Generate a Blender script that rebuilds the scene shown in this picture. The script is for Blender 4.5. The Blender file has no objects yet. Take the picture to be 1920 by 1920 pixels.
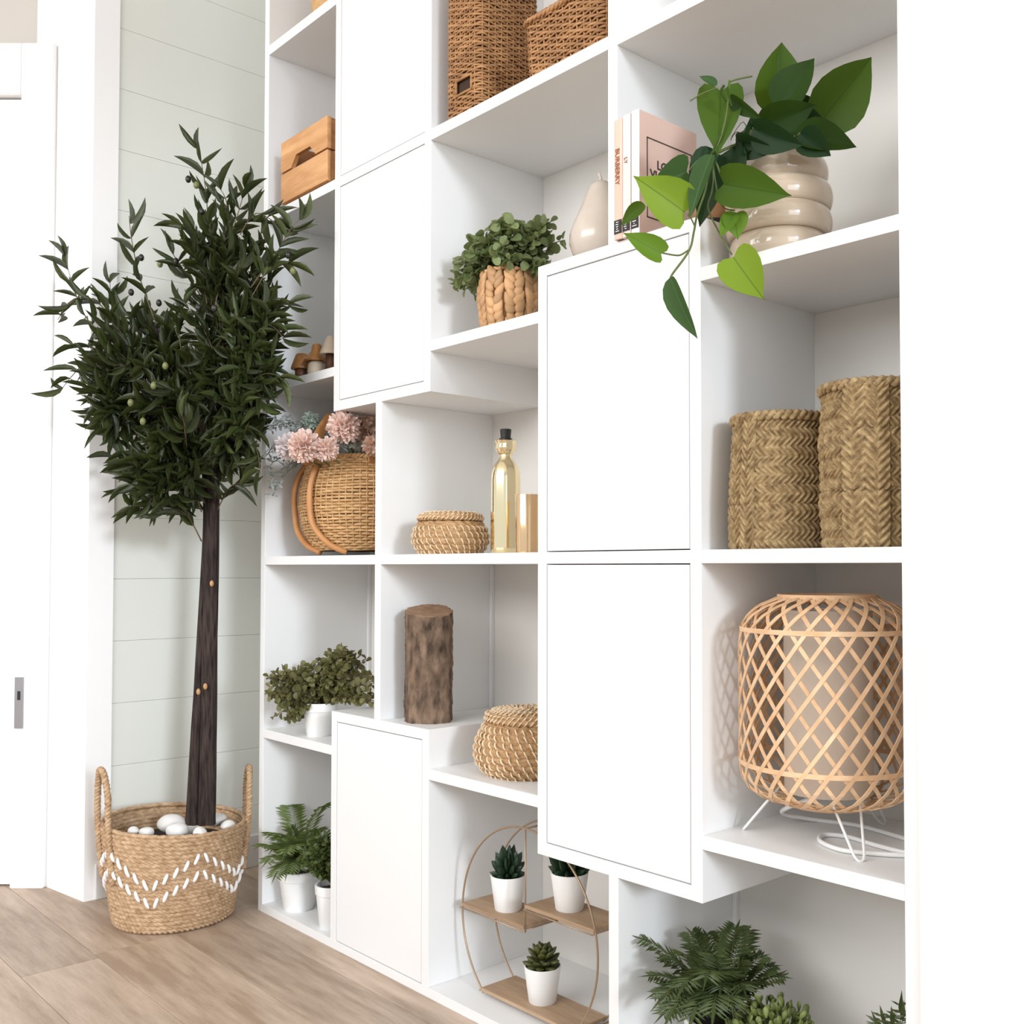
import bpy, bmesh, math, random
import numpy as np
from mathutils import Vector, Matrix
sc = bpy.context.scene
COL = sc.collection
# ------------------------------------------------------------------ camera
cam_d = bpy.data.cameras.new('camera'); cam = bpy.data.objects.new('camera', cam_d); COL.objects.link(cam)
yaw, pit = math.radians(46.8086), math.radians(1.5862)
cam.location = (0, -1.05, .7351)
cam.rotation_euler = (math.pi/2 + pit, 0, yaw)
cam_d.sensor_width = 36; cam_d.lens = 1951.386/1920*36
cam_d.shift_x = -113.928/1920; cam_d.shift_y = 48.867/1920
cam_d.clip_start = .02
sc.camera = cam
# ------------------------------------------------------------------ light
sc.view_settings.view_transform = 'Standard'; sc.view_settings.look = 'None'
sc.view_settings.gamma = 1; sc.view_settings.use_curve_mapping = False
sc.view_settings.exposure = 0.06
wd = bpy.data.worlds.new('world'); sc.world = wd; wd.use_nodes = True
wd.node_tree.nodes['Background'].inputs[0].default_value = (.93, .965, 1.0, 1)
wd.node_tree.nodes['Background'].inputs[1].default_value = .86
def area(name, loc, target, sx, sy, power, col):
    l = bpy.data.lights.new(name, 'AREA'); l.shape = 'RECTANGLE'; l.size = sx; l.size_y = sy
    l.energy = power; l.color = col
    o = bpy.data.objects.new(name, l); COL.objects.link(o); o.location = loc
    o.rotation_euler = (Vector(target)-Vector(loc)).to_track_quat('-Z', 'Y').to_euler()
    return o
area('window_light_side', (2.4, -1.25, 1.40), (-2, -.1, .7), 1.5, 1.3, 22, (.88, .94, 1.0))
sl = bpy.data.lights.new('sun', 'SUN'); sl.energy = 1.2; sl.angle = math.radians(8); sl.color = (.84, .92, 1.0)
so = bpy.data.objects.new('sun', sl); COL.objects.link(so); so.location = (2, -1.5, 2)
so.rotation_euler = Vector((-math.cos(math.radians(13)), math.sin(math.radians(13)), -math.tan(math.radians(11)))).to_track_quat('-Z', 'Y').to_euler()
area('window_light_front', (-1.3, -3.1, 1.95), (-1.6, 0, .65), 3.0, 1.3, 72, (.985, .99, 1.0))
R = random.Random(7)
PI = math.pi
# ------------------------------------------------------------------ materials
MATS = {}
def mat(name, col, rough=.6, var=None, scale=20, metal=0, stretch=(1,1,1), bump=0, bscale=200, trans=0, objrand=0, detail=4, spec=.5, coat=0):
    if name in MATS: return MATS[name]
    m = bpy.data.materials.new(name); m.use_nodes = True; nt = m.node_tree; b = nt.nodes['Principled BSDF']
    b.inputs['Base Color'].default_value = (*col, 1); b.inputs['Roughness'].default_value = rough
    b.inputs['Metallic'].default_value = metal; b.inputs['Specular IOR Level'].default_value = spec
    if coat: b.inputs['Coat Weight'].default_value = coat; b.inputs['Coat Roughness'].default_value = .04
    tc = nt.nodes.new('ShaderNodeTexCoord'); mp = nt.nodes.new('ShaderNodeMapping'); mp.inputs['Scale'].default_value = stretch
    nt.links.new(tc.outputs['Object'], mp.inputs[0])
    last = None
    if var:
        n = nt.nodes.new('ShaderNodeTexNoise'); n.inputs['Scale'].default_value = scale; n.inputs['Detail'].default_value = detail
        nt.links.new(mp.outputs[0], n.inputs[0])
        cr = nt.nodes.new('ShaderNodeValToRGB'); cr.color_ramp.elements[0].position = .3; cr.color_ramp.elements[1].position = .7
        cr.color_ramp.elements[0].color = (*col, 1); cr.color_ramp.elements[1].color = (*var, 1)
        nt.links.new(n.outputs[0], cr.inputs[0]); last = cr.outputs[0]
    if objrand:
        oi = nt.nodes.new('ShaderNodeObjectInfo'); hs = nt.nodes.new('ShaderNodeHueSaturation')
        mr = nt.nodes.new('ShaderNodeMapRange'); mr.inputs[3].default_value = 1-objrand; mr.inputs[4].default_value = 1+objrand
        nt.links.new(oi.outputs['Random'], mr.inputs[0]); nt.links.new(mr.outputs[0], hs.inputs['Value'])
        if last: nt.links.new(last, hs.inputs['Color'])
        else: hs.inputs['Color'].default_value = (*col, 1)
        last = hs.outputs[0]
    if last: nt.links.new(last, b.inputs['Base Color'])
    if bump:
        n2 = nt.nodes.new('ShaderNodeTexNoise'); n2.inputs['Scale'].default_value = bscale; n2.inputs['Detail'].default_value = 3
        nt.links.new(mp.outputs[0], n2.inputs[0])
        bp = nt.nodes.new('ShaderNodeBump'); bp.inputs['Strength'].default_value = bump; bp.inputs['Distance'].default_value = .002
        nt.links.new(n2.outputs[0], bp.inputs['Height']); nt.links.new(bp.outputs[0], b.inputs['Normal'])
    if trans:
        b.inputs['Transmission Weight'].default_value = trans
    MATS[name] = m
    return m
def leafmat(name, col, back, rough=.45, vein=None, sub=.25, objrand=.0, var=None, vs=60):
    m = mat(name, col, rough, objrand=objrand, var=var, scale=vs)
    nt = m.node_tree; b = nt.nodes['Principled BSDF']; out = nt.nodes['Material Output']
    if vein:
        tc = nt.nodes.new('ShaderNodeTexCoord'); sx = nt.nodes.new('ShaderNodeSeparateXYZ'); nt.links.new(tc.outputs['Object'], sx.inputs[0])
        ab = nt.nodes.new('ShaderNodeMath'); ab.operation = 'ABSOLUTE'; nt.links.new(sx.outputs[0], ab.inputs[0])
        lt = nt.nodes.new('ShaderNodeMath'); lt.operation = 'LESS_THAN'; lt.inputs[1].default_value = .012; nt.links.new(ab.outputs[0], lt.inputs[0])
        mx = nt.nodes.new('ShaderNodeMix'); mx.data_type = 'RGBA'; nt.links.new(lt.outputs[0], mx.inputs[0])
        src = b.inputs['Base Color'].links[0].from_socket if b.inputs['Base Color'].links else None
        if src: nt.links.new(src, mx.inputs[6])
        else: mx.inputs[6].default_value = (*col, 1)
        mx.inputs[7].default_value = (*vein, 1); nt.links.new(mx.outputs[2], b.inputs['Base Color'])
    tr = nt.nodes.new('ShaderNodeBsdfTranslucent'); tr.inputs[0].default_value = (*back, 1)
    ms = nt.nodes.new('ShaderNodeMixShader'); ms.inputs[0].default_value = sub
    nt.links.new(b.outputs[0], ms.inputs[1]); nt.links.new(tr.outputs[0], ms.inputs[2]); nt.links.new(ms.outputs[0], out.inputs[0])
    return m
def woodmat(name, c1, c2, rough=.5, axis='X', ring=9, grain=60, objrand=0, knots=False):
    m = bpy.data.materials.new(name); m.use_nodes = True; nt = m.node_tree; b = nt.nodes['Principled BSDF']
    b.inputs['Roughness'].default_value = rough
    tc = nt.nodes.new('ShaderNodeTexCoord'); mp = nt.nodes.new('ShaderNodeMapping')
    s = {'X': (.12, 1, 1), 'Y': (1, .12, 1), 'Z': (1, 1, .12)}[axis]; mp.inputs['Scale'].default_value = s
    oi = nt.nodes.new('ShaderNodeObjectInfo'); va = nt.nodes.new('ShaderNodeVectorMath'); va.operation = 'ADD'
    cm = nt.nodes.new('ShaderNodeCombineXYZ'); mu = nt.nodes.new('ShaderNodeMath'); mu.operation = 'MULTIPLY'; mu.inputs[1].default_value = 7
    nt.links.new(oi.outputs['Random'], mu.inputs[0])
    for i in range(3): nt.links.new(mu.outputs[0], cm.inputs[i])
    nt.links.new(tc.outputs['Object'], mp.inputs[0]); nt.links.new(mp.outputs[0], va.inputs[0]); nt.links.new(cm.outputs[0], va.inputs[1])
    n1 = nt.nodes.new('ShaderNodeTexNoise'); n1.inputs['Scale'].default_value = ring; n1.inputs['Detail'].default_value = 5; n1.inputs['Distortion'].default_value = 1.2
    n2 = nt.nodes.new('ShaderNodeTexNoise'); n2.inputs['Scale'].default_value = grain; n2.inputs['Detail'].default_value = 6; n2.inputs['Roughness'].default_value = .7
    nt.links.new(va.outputs[0], n1.inputs[0]); nt.links.new(va.outputs[0], n2.inputs[0])
    ad = nt.nodes.new('ShaderNodeMath'); ad.operation = 'ADD'; nt.links.new(n1.outputs[0], ad.inputs[0]); nt.links.new(n2.outputs[0], ad.inputs[1])
    cr = nt.nodes.new('ShaderNodeValToRGB'); cr.color_ramp.elements[0].position = .78/2*2-.0; cr.color_ramp.elements[1].position = 1.0
    cr.color_ramp.elements[0].position = .40; cr.color_ramp.elements[1].position = .62
    h = nt.nodes.new('ShaderNodeMath'); h.operation = 'MULTIPLY'; h.inputs[1].default_value = .5; nt.links.new(ad.outputs[0], h.inputs[0])
    cr.color_ramp.elements[0].color = (*c2, 1); cr.color_ramp.elements[1].color = (*c1, 1)
    nt.links.new(h.outputs[0], cr.inputs[0])
    last = cr.outputs[0]
    if objrand:
        hs = nt.nodes.new('ShaderNodeHueSaturation'); mr = nt.nodes.new('ShaderNodeMapRange'); mr.inputs[3].default_value = 1-objrand; mr.inputs[4].default_value = 1+objrand
        nt.links.new(oi.outputs['Random'], mr.inputs[0]); nt.links.new(mr.outputs[0], hs.inputs['Value']); nt.links.new(last, hs.inputs['Color']); last = hs.outputs[0]
    nt.links.new(last, b.inputs['Base Color'])
    bp = nt.nodes.new('ShaderNodeBump'); bp.inputs['Strength'].default_value = .15; bp.inputs['Distance'].default_value = .001
    nt.links.new(n2.outputs[0], bp.inputs['Height']); nt.links.new(bp.outputs[0], b.inputs['Normal'])
    MATS[name] = m
    return m
M_lam = mat('white_laminate', (.84, .84, .835), .42)
M_back = mat('white_backboard', (.79, .765, .72), .6)
M_wall = mat('cream_wall_boards', (.71, .72, .665), .7, bump=.1, bscale=80)
M_white = mat('white_paint', (.88, .87, .86), .6)
M_wwall = mat('white_wall', (.87, .865, .855), .8, bump=.08, bscale=300)
M_beige = mat('beige_wall', (.56, .52, .47), .8)
M_floor = woodmat('oak_floor', (.56, .435, .335), (.33, .235, .165), .45, 'X', 9, 55, .08)
M_ceil = mat('ceiling_paint', (.85, .84, .82), .8)
M_stone = mat('white_stone', (.85, .83, .80), .45, var=(.72, .70, .67), scale=12)
M_potw = mat('white_ceramic_matt', (.84, .83, .81), .5)
M_potwhite = mat('white_pot_enamel', (.86, .86, .85), .35)
M_black = mat('black_cap', (.015, .013, .013), .5)
M_gold = mat('pale_gold_mirror', (.93, .80, .52), .09, metal=1)
M_gold2 = mat('warm_gold_mirror', (.85, .58, .33), .10, metal=1)
M_wire = mat('brass_wire', (.42, .30, .20), .35, metal=.6)
M_wwire = mat('white_wire', (.85, .84, .82), .4)
M_soil = mat('dark_soil', (.018, .013, .009), .95, bump=.8, bscale=150)
M_stemgreen = mat('green_stem', (.10, .13, .03), .6)
M_stembrown = mat('brown_stem', (.12, .08, .045), .7)
# ------------------------------------------------------------------ objects helpers
def rootloc(o):
    while o.parent: o = o.parent
    return Vector(o.location)
def mesh_obj(name, verts, faces, m, parent=None, smooth=False, kind=None, label=None):
    me = bpy.data.meshes.new(name)
    v = np.asarray(verts, dtype=float).reshape(-1, 3)
    if parent is not None: v = v - np.array(rootloc(parent))
    me.from_pydata(v.tolist(), [], faces if isinstance(faces, list) else faces.tolist())
    if smooth: me.polygons.foreach_set('use_smooth', [True]*len(me.polygons))
    for mm in (m if isinstance(m, (list, tuple)) else [m]): me.materials.append(mm)
    o = bpy.data.objects.new(name, me); COL.objects.link(o)
    if parent is not None: o.parent = parent
    if kind: o['kind'] = kind
    if label: o['label'] = label
    return o
class MB:
    def __init__(s): s.v = []; s.f = []; s.mi = []
    def add(s, v, f):
        n = len(s.v); s.v += [tuple(p) for p in v]; s.f += [tuple(i+n for i in q) for q in f]
        return s
    def box(s, x0, x1, y0, y1, z0, z1, b=0):
        if b <= 0:
            v = [(x, y, z) for z in (z0, z1) for y in (y0, y1) for x in (x0, x1)]
            return s.add(v, [(0,2,3,1),(4,5,7,6),(0,1,5,4),(2,6,7,3),(0,4,6,2),(1,3,7,5)])
        b = min(b, (x1-x0)*.45, (y1-y0)*.45, (z1-z0)*.45)
        bm = bmesh.new(); bmesh.ops.create_cube(bm, size=1)
        for p in bm.verts: p.co = Vector(((x0+x1)/2+p.co.x*(x1-x0), (y0+y1)/2+p.co.y*(y1-y0), (z0+z1)/2+p.co.z*(z1-z0)))
        bmesh.ops.bevel(bm, geom=bm.edges[:], offset=b, segments=2, profile=.5, affect='EDGES')
        bm.verts.index_update(); s.add([p.co[:] for p in bm.verts], [[q.index for q in f.verts] for f in bm.faces]); bm.free(); return s
    def tube(s, pts, r, n=8, closed=False, cap=True):
        P = [Vector(p) for p in pts]; k = len(P); rs = r if isinstance(r, (list, tuple)) else [r]*k
        T = []
        for i in range(k):
            a = P[(i-1) % k] if (closed or i > 0) else P[i]; b = P[(i+1) % k] if (closed or i < k-1) else P[i]
            T.append((b-a).normalized())
        up = Vector((0,0,1)) if abs(T[0].z) < .9 else Vector((1,0,0))
        N = (up - T[0]*up.dot(T[0])).normalized(); v = []
        for i in range(k):
            N = (N - T[i]*N.dot(T[i])).normalized(); B = T[i].cross(N)
            for j in range(n):
                a = 2*PI*j/n; v.append(P[i]+(N*math.cos(a)+B*math.sin(a))*rs[i])
        f = []
        for i in range(k if closed else k-1):
            for j in range(n):
                a = i*n+j; b = i*n+(j+1) % n; c = ((i+1) % k)*n+(j+1) % n; d = ((i+1) % k)*n+j
                f.append((a, b, c, d))
        if not closed and cap: f += [tuple(range(n-1, -1, -1)), tuple(range((k-1)*n, k*n))]
        return s.add(v, f)
    def lathe(s, c, prof, n=32, cap0=True, cap1=False, fn=None):
        v = []
        for (r, z) in prof:
            for j in range(n):
                a = 2*PI*j/n; rr = r*(fn(a, z) if fn else 1); v.append((c[0]+rr*math.cos(a), c[1]+rr*math.sin(a), c[2]+z))
        f = []
        for i in range(len(prof)-1):
            for j in range(n): f.append((i*n+j, i*n+(j+1) % n, (i+1)*n+(j+1) % n, (i+1)*n+j))
        if cap0: f.append(tuple(range(n-1, -1, -1)))
        if cap1: f.append(tuple(range((len(prof)-1)*n, len(prof)*n)))
        return s.add(v, f)
    def ball(s, c, r, n=10, m=7, sz=1, ax=None):
        v = []; f = []
        for i in range(m+1):
            t = PI*i/m
            for j in range(n):
                a = 2*PI*j/n; v.append((c[0]+r*math.sin(t)*math.cos(a), c[1]+r*math.sin(t)*math.sin(a), c[2]+r*sz*math.cos(t)))
        for i in range(m):
            for j in range(n): f.append((i*n+j, (i+1)*n+j, (i+1)*n+(j+1) % n, i*n+(j+1) % n))
        return s.add(v, f)
    def prism(s, poly, axis, a0, a1):
        n = len(poly)
        def q(p, a):
            return {'X': (a, p[0], p[1]), 'Y': (p[0], a, p[1]), 'Z': (p[0], p[1], a)}[axis]
        v = [q(p, a0) for p in poly]+[q(p, a1) for p in poly]
        f = [tuple(range(n-1, -1, -1)), tuple(range(n, 2*n))]+[(i, (i+1) % n, n+(i+1) % n, n+i) for i in range(n)]
        return s.add(v, f)
    def build(s, name, m, parent=None, smooth=False, kind=None, label=None):
        return mesh_obj(name, s.v, s.f, m, parent, smooth, kind, label)
def autosmooth(o, ang=40):
    me = o.data; me.polygons.foreach_set('use_smooth', [True]*len(me.polygons)); me.set_sharp_from_angle(angle=math.radians(ang)); return o
def thing(name, label, cat, loc, group=None):
    o = bpy.data.objects.new(name, None); COL.objects.link(o); o.location = loc; o.empty_display_size = .02
    o['label'] = label; o['category'] = cat
    if group: o['group'] = group
    return o
def tag(o, label, cat, group=None):
    o['label'] = label; o['category'] = cat
    if group: o['group'] = group
    return o
def struct(o): o['kind'] = 'structure'; return o
def grid_faces(nr, nc, closed):
    i = np.arange(nr-1)[:, None]; j = np.arange(nc if closed else nc-1)[None, :]; j2 = (j+1) % nc
    return np.stack([i*nc+j, i*nc+j2, (i+1)*nc+j2, (i+1)*nc+j], -1).reshape(-1, 4)
def woven(name, parent, c, prof, disp, m, nt=300, nz=120, cross=None, t0=0, t1=2*PI, off=0, perim=None, rough=0, seed=1, label=None):
    """surface of revolution (or of a rounded rectangle) whose strands stand out as relief"""
    closed = abs(t1-t0-2*PI) < 1e-6
    th = np.linspace(t0, t1, nt, endpoint=not closed); zz = np.array([p[0] for p in prof]); rr = np.array([p[1] for p in prof])
    L = np.concatenate([[0], np.cumsum(np.hypot(np.diff(zz), np.diff(rr)))]); l = np.linspace(0, L[-1], nz)
    z = np.interp(l, L, zz); r = np.interp(l, L, rr)
    dz = np.gradient(z); dr = np.gradient(r); ln = np.hypot(dz, dr)+1e-12; nzv = -dr/ln; nrv = dz/ln
    if cross is None: cx, cy, nx, ny, s = np.cos(th), np.sin(th), np.cos(th), np.sin(th), th*r.max()
    else: cx, cy, nx, ny, s = cross(th)
    S, Lg = np.meshgrid(s, l); d = disp(S, Lg)
    if rough:
        rs = np.random.RandomState(seed); d = d + rough*(rs.rand(*d.shape)-.5)
    Rg = r[:, None]
    if cross is None: X = Rg*cx[None]; Y = Rg*cy[None]
    else: X = cx[None]*(Rg/r.max()); Y = cy[None]*(Rg/r.max())
    dd = d+off
    P = np.stack([c[0]+X+nx[None]*nrv[:, None]*dd, c[1]+Y+ny[None]*nrv[:, None]*dd, c[2]+z[:, None]+nzv[:, None]*dd], -1)
    return mesh_obj(name, P.reshape(-1, 3), grid_faces(nz, nt, closed), m, parent, True, label=label)
def p_rope(p, tw, a):
    def f(S, Z):
        row = np.floor(Z/p); fr = Z/p-row
        return a*np.sqrt(np.clip(1-(2*fr-1)**2, 0, 1))*(.62+.38*np.cos(2*PI*(S/tw+fr*.9+row*.37)))
    return f
def p_wicker(p, w, a, alt=.3):
    def f(S, Z):
        row = np.floor(Z/p+.12*np.sin(S*37)); fr = np.clip(Z/p+.12*np.sin(S*37)-row, 0, 1)
        st = .5+.5*np.cos(2*PI*S/w); al = .5+.5*np.cos(PI*S/w+PI*row)
        return a*np.sqrt(np.clip(1-(2*fr-1)**2, 0, 1))*((1-alt)*(.45+.55*st)+alt*al) + a*.45*(st > .8)
    return f
def p_herr(p, w, a, vertical=False, sl=1.0):
    def f(S, Z):
        if vertical: S, Z = Z, S
        row = np.floor(Z/p); fr = Z/p-row; sg = np.where(row % 2 == 0, 1, -1)
        q = S/w+sg*(fr-.5)*sl
        return a*(.5+.5*np.cos(2*PI*q))**.6*(.35+.65*np.sqrt(np.clip(1-(2*fr-1)**2, 0, 1)))
    return f
def strands(parent, c, prof, cross, pitch, w, amp, m, mdark, nt=360, rmax=None, seed=1, hole=None, sr=.0017):
    """real basketry: horizontal weavers running over and under upright stakes, in front of a dark sheet that stands in for gap shade"""
    rr = random.Random(seed); th = np.linspace(0, 2*PI, nt, endpoint=False)
    zz = np.array([p[0] for p in prof]); ra = np.array([p[1] for p in prof]); rm = ra.max()
    L = np.concatenate([[0], np.cumsum(np.hypot(np.diff(zz), np.diff(ra)*(rmax or 1)))])
    cx, cy, nx, ny, sA = cross(th); per = sA[-1]+(sA[1]-sA[0]); ns = int(round(per/w/2))*2; ws = per/ns
    V = []; F = []; K = 7; base = 0
    nrow = int(L[-1]/pitch)
    for k in range(nrow):
        l = (k+.5)*L[-1]/nrow; z = np.interp(l, L, zz); r = np.interp(l, L, ra)/rm
        off = amp*np.cos(PI*sA/ws+PI*k)+.0004*np.sin(sA*70+k); dzv = .0006*np.sin(sA*45+rr.uniform(0, 6)); hh = pitch*rr.uniform(.44, .50); tt = .0014
        ring = []
        for j in range(K):
            b = 2*PI*j/K; o = off+tt*math.cos(b); ring.append(np.stack([c[0]+cx*r+nx*o, c[1]+cy*r+ny*o, c[2]+z+dzv+hh*math.sin(b)], -1))
        P = np.stack(ring, 1)
        keep = np.ones(nt, bool)
        if hole is not None: keep = ~((P[:, 0, 0] > hole[0]) & (P[:, 0, 0] < hole[1]) & (ny < -.9) & (z > hole[2]-.001) & (z < hole[3]+.001))
        V.append(P.reshape(-1, 3)); i = np.arange(nt); i = i[keep & np.roll(keep, -1)]
        for j in range(K):
            F.append(np.stack([base+i*K+j, base+((i+1) % nt)*K+j, base+((i+1) % nt)*K+(j+1) % K, base+i*K+(j+1) % K], -1))
        base += nt*K
    mesh_obj('weave', np.concatenate(V), np.concatenate(F), m, parent, True)
    V = []; F = []; n = 0; mb = MB()
    for j in range(ns):
        q = j*ws; i = int(np.argmin(np.abs(sA-q)))
        if hole is not None and hole[0]-.001 < c[0]+cx[i] < hole[1]+.001 and ny[i] < -.9: segs = [(0, hole[2]), (hole[3], zz[-1])]
        else: segs = [(0, 9)]
        for z0, z1 in segs:
            pts = [(c[0]+cx[i]*np.interp(a, L, ra)/rm, c[1]+cy[i]*np.interp(a, L, ra)/rm, c[2]+np.interp(a, L, zz)) for a in np.linspace(0, L[-1], 12) if z0 <= np.interp(a, L, zz) <= z1]
            if len(pts) > 1: mb.tube(pts, sr, 6)
    mb.build('stakes', m, parent, True)
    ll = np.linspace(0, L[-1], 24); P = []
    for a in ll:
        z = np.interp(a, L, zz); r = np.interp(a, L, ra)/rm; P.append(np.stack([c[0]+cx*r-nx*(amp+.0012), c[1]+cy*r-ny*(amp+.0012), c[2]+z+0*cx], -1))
    if hole is None: mesh_obj('inner_layer', np.stack(P).reshape(-1, 3), grid_faces(24, nt, True), mdark, parent, True)  # added dark sheet, gives the gaps between strands their shade
def rrect(hx, hy, rc):
    """cross-section fn: rounded rectangle, returns x, y, normals, arclength"""
    def f(th):
        u = th/(2*PI); sx = 2*(hx-rc); sy = 2*(hy-rc); arc = PI/2*rc; tot = 2*sx+2*sy+4*arc; d = u*tot
        X = np.zeros_like(d); Y = np.zeros_like(d); NX = np.zeros_like(d); NY = np.zeros_like(d)
        for i, q in enumerate(d):
            segs = [(sx, 0), (arc, 1), (sy, 2), (arc, 3), (sx, 4), (arc, 5), (sy, 6), (arc, 7)]
            for ln, k in segs:
                if q <= ln+1e-9: break
                q -= ln
            if k == 0: x, y, nx, ny = -hx+rc+q, -hy, 0, -1
            elif k == 2: x, y, nx, ny = hx, -hy+rc+q, 1, 0
            elif k == 4: x, y, nx, ny = hx-rc-q, hy, 0, 1
            elif k == 6: x, y, nx, ny = -hx, hy-rc-q, -1, 0
            else:
                a0 = {1: -PI/2, 3: 0, 5: PI/2, 7: PI}[k]; cxx = {1: hx-rc, 3: hx-rc, 5: -hx+rc, 7: -hx+rc}[k]; cyy = {1: -hy+rc, 3: hy-rc, 5: hy-rc, 7: -hy+rc}[k]
                a = a0+q/rc; nx, ny = math.cos(a), math.sin(a); x, y = cxx+rc*nx, cyy+rc*ny
            X[i], Y[i], NX[i], NY[i] = x, y, nx, ny
        return X, Y, NX, NY, d
    return f
def frame(base, tip, nrm, roll=0):
    y = (Vector(tip)-Vector(base)); L = y.length; y = y/L; n = Vector(nrm); n = n-y*n.dot(y)
    if n.length < 1e-5: n = Vector((0, 0, 1)).cross(y)
    if n.length < 1e-5: n = Vector((1, 0, 0))
    n.normalize(); n = Matrix.Rotation(roll, 3, y) @ n; x = y.cross(n)
    return x, y, n, L
def xf(base, tip, nrm, w, roll=0, zs=None):
    x, y, n, L = frame(base, tip, nrm, roll); zs = L if zs is None else zs
    return Matrix(((x.x*w, y.x*L, n.x*zs, base[0]), (x.y*w, y.y*L, n.y*zs, base[1]), (x.z*w, y.z*L, n.z*zs, base[2]), (0, 0, 0, 1)))
def inst(name, me, M, parent, m=None):
    o = bpy.data.objects.new(name, me); COL.objects.link(o)
    if parent is not None: o.parent = parent; M = Matrix.Translation(-rootloc(parent)) @ M
    o.matrix_basis = M
    return o
def template(name, verts, faces, m, smooth=True):
    me = bpy.data.meshes.new(name); me.from_pydata([tuple(v) for v in verts], [], faces)
    if smooth: me.polygons.foreach_set('use_smooth', [True]*len(me.polygons))
    me.materials.append(m); return me
def merged(name, me, Ms, m, parent, kind='stuff'):
    V = np.array([v.co[:] for v in me.vertices]); F = [list(p.vertices) for p in me.polygons]
    allv = []; allf = []; n = len(V)
    for k, M in enumerate(Ms):
        A = np.array(M); allv.append(V @ A[:3, :3].T + A[:3, 3]); allf += [[i+k*n for i in f] for f in F]
    return mesh_obj(name, np.concatenate(allv), allf, m, parent, True, kind)
def leaf_geo(outline, cols=4, cup=.15, droop=.15, fold=.1):
    """outline: (halfwidth, y) stations; unit length, width 1"""
    v = []; ny = len(outline); W = 2*cols+1
    for i, (hw, y) in enumerate(outline):
        ym = i/(ny-1)
        for j in range(W):
            s = (j-cols)/cols
            x = hw*s; yy = ym*(1-abs(s)**1.5)+y*abs(s)**1.5
            v.append((x, yy, fold*abs(x)*.8+cup*x*x-droop*yy*yy+droop*.0))
    return v, [(i*W+j, i*W+j+1, (i+1)*W+j+1, (i+1)*W+j) for i in range(ny-1) for j in range(W-1)]
HEART = [(.02, .0), (.20, -.08), (.36, -.07), (.46, .04), (.5, .2), (.47, .38), (.38, .56), (.25, .72), (.12, .85), (.045, .93), (.004, 1)]
OVATE = [(.02, 0), (.24, .03), (.40, .12), (.49, .26), (.49, .42), (.42, .58), (.31, .72), (.19, .84), (.08, .93), (.004, 1)]
LANCE = [(.05, 0), (.34, .15), (.5, .38), (.45, .62), (.26, .83), (.01, 1)]
ROUND = [(.05, 0), (.36, .1), (.5, .38), (.46, .68), (.28, .92), (.02, 1)]
def cubic(p0, p1, p2, p3, n):
    P = [Vector(p) for p in (p0, p1, p2, p3)]; o = []
    for i in range(n+1):
        t = i/n; o.append(P[0]*(1-t)**3+P[1]*3*t*(1-t)**2+P[2]*3*t*t*(1-t)+P[3]*t**3)
    return o
def smooth_path(pts, n=6):
    P = [Vector(p) for p in pts]; o = []
    for i in range(len(P)-1):
        a = P[max(i-1, 0)]; b = P[i]; c = P[i+1]; d = P[min(i+2, len(P)-1)]
        for k in range(n):
            t = k/n; o.append(.5*((2*b)+(c-a)*t+(2*a-5*b+4*c-d)*t*t+(3*b-a-3*c+d)*t**3))
    o.append(P[-1]); return o
CAMD = Vector((math.sin(yaw), -math.cos(yaw), 0))    # horizontal direction from the room corner towards the open room

# ================================================================== ROOM SHELL
fl = struct(MB().box(-4.2, 2.6, -4.6, .3, -.06, -.012).build('floor', M_floor))
ys = [.30, .10, -.055, -.19, -.345, -.48, -.63, -.78, -.93]
while ys[-1] > -4.55: ys.append(ys[-1]-.15)
rp = random.Random(3)
for k in range(len(ys)-1):
    x = -4.2 + rp.uniform(-1.1, 0)
    while x < 2.6:
        x2 = min(x+1.28, 2.6); xa = max(x, -4.2)
        if x2-xa > .03:
            g = .0004
            MB().box(xa+g, x2-g, ys[k+1]+g, ys[k]-g, -.012, 0, .0007).build('plank', M_floor, fl)
        x += 1.28
struct(MB().box(-4.2, 2.6, -4.6, .3, 2.6, 2.66).build('ceiling', M_ceil))
struct(MB().box(-4.2, -.572, .285, .36, 0, 2.6).build('wall_back', M_wwall))
struct(MB().box(-.5695, 2.6, -.002, .36, 0, 2.6).build('wall_right', M_wwall))
# shiplap wall left of the shelving
wl = struct(MB().box(-2.50, -2.432, -.233, .29, 0, 2.6).build('wall_left', M_wall))
z = -.412
while z < 2.6:
    z0, z1 = max(z, 0), min(z+.14, 2.6)
    if z1-z0 > .01: MB().box(-2.434, -2.42, -.233, .285, z0+.0002, z1-.0002, .0007).build('board', M_wall, wl)
    z += .14
M_basebd = mat('grey_white_skirting', (.70, .68, .66), .6)
struct(MB().box(-2.4195, -2.409, -.232, .284, 0, .078, .002).build('baseboard_left', M_basebd))
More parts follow.
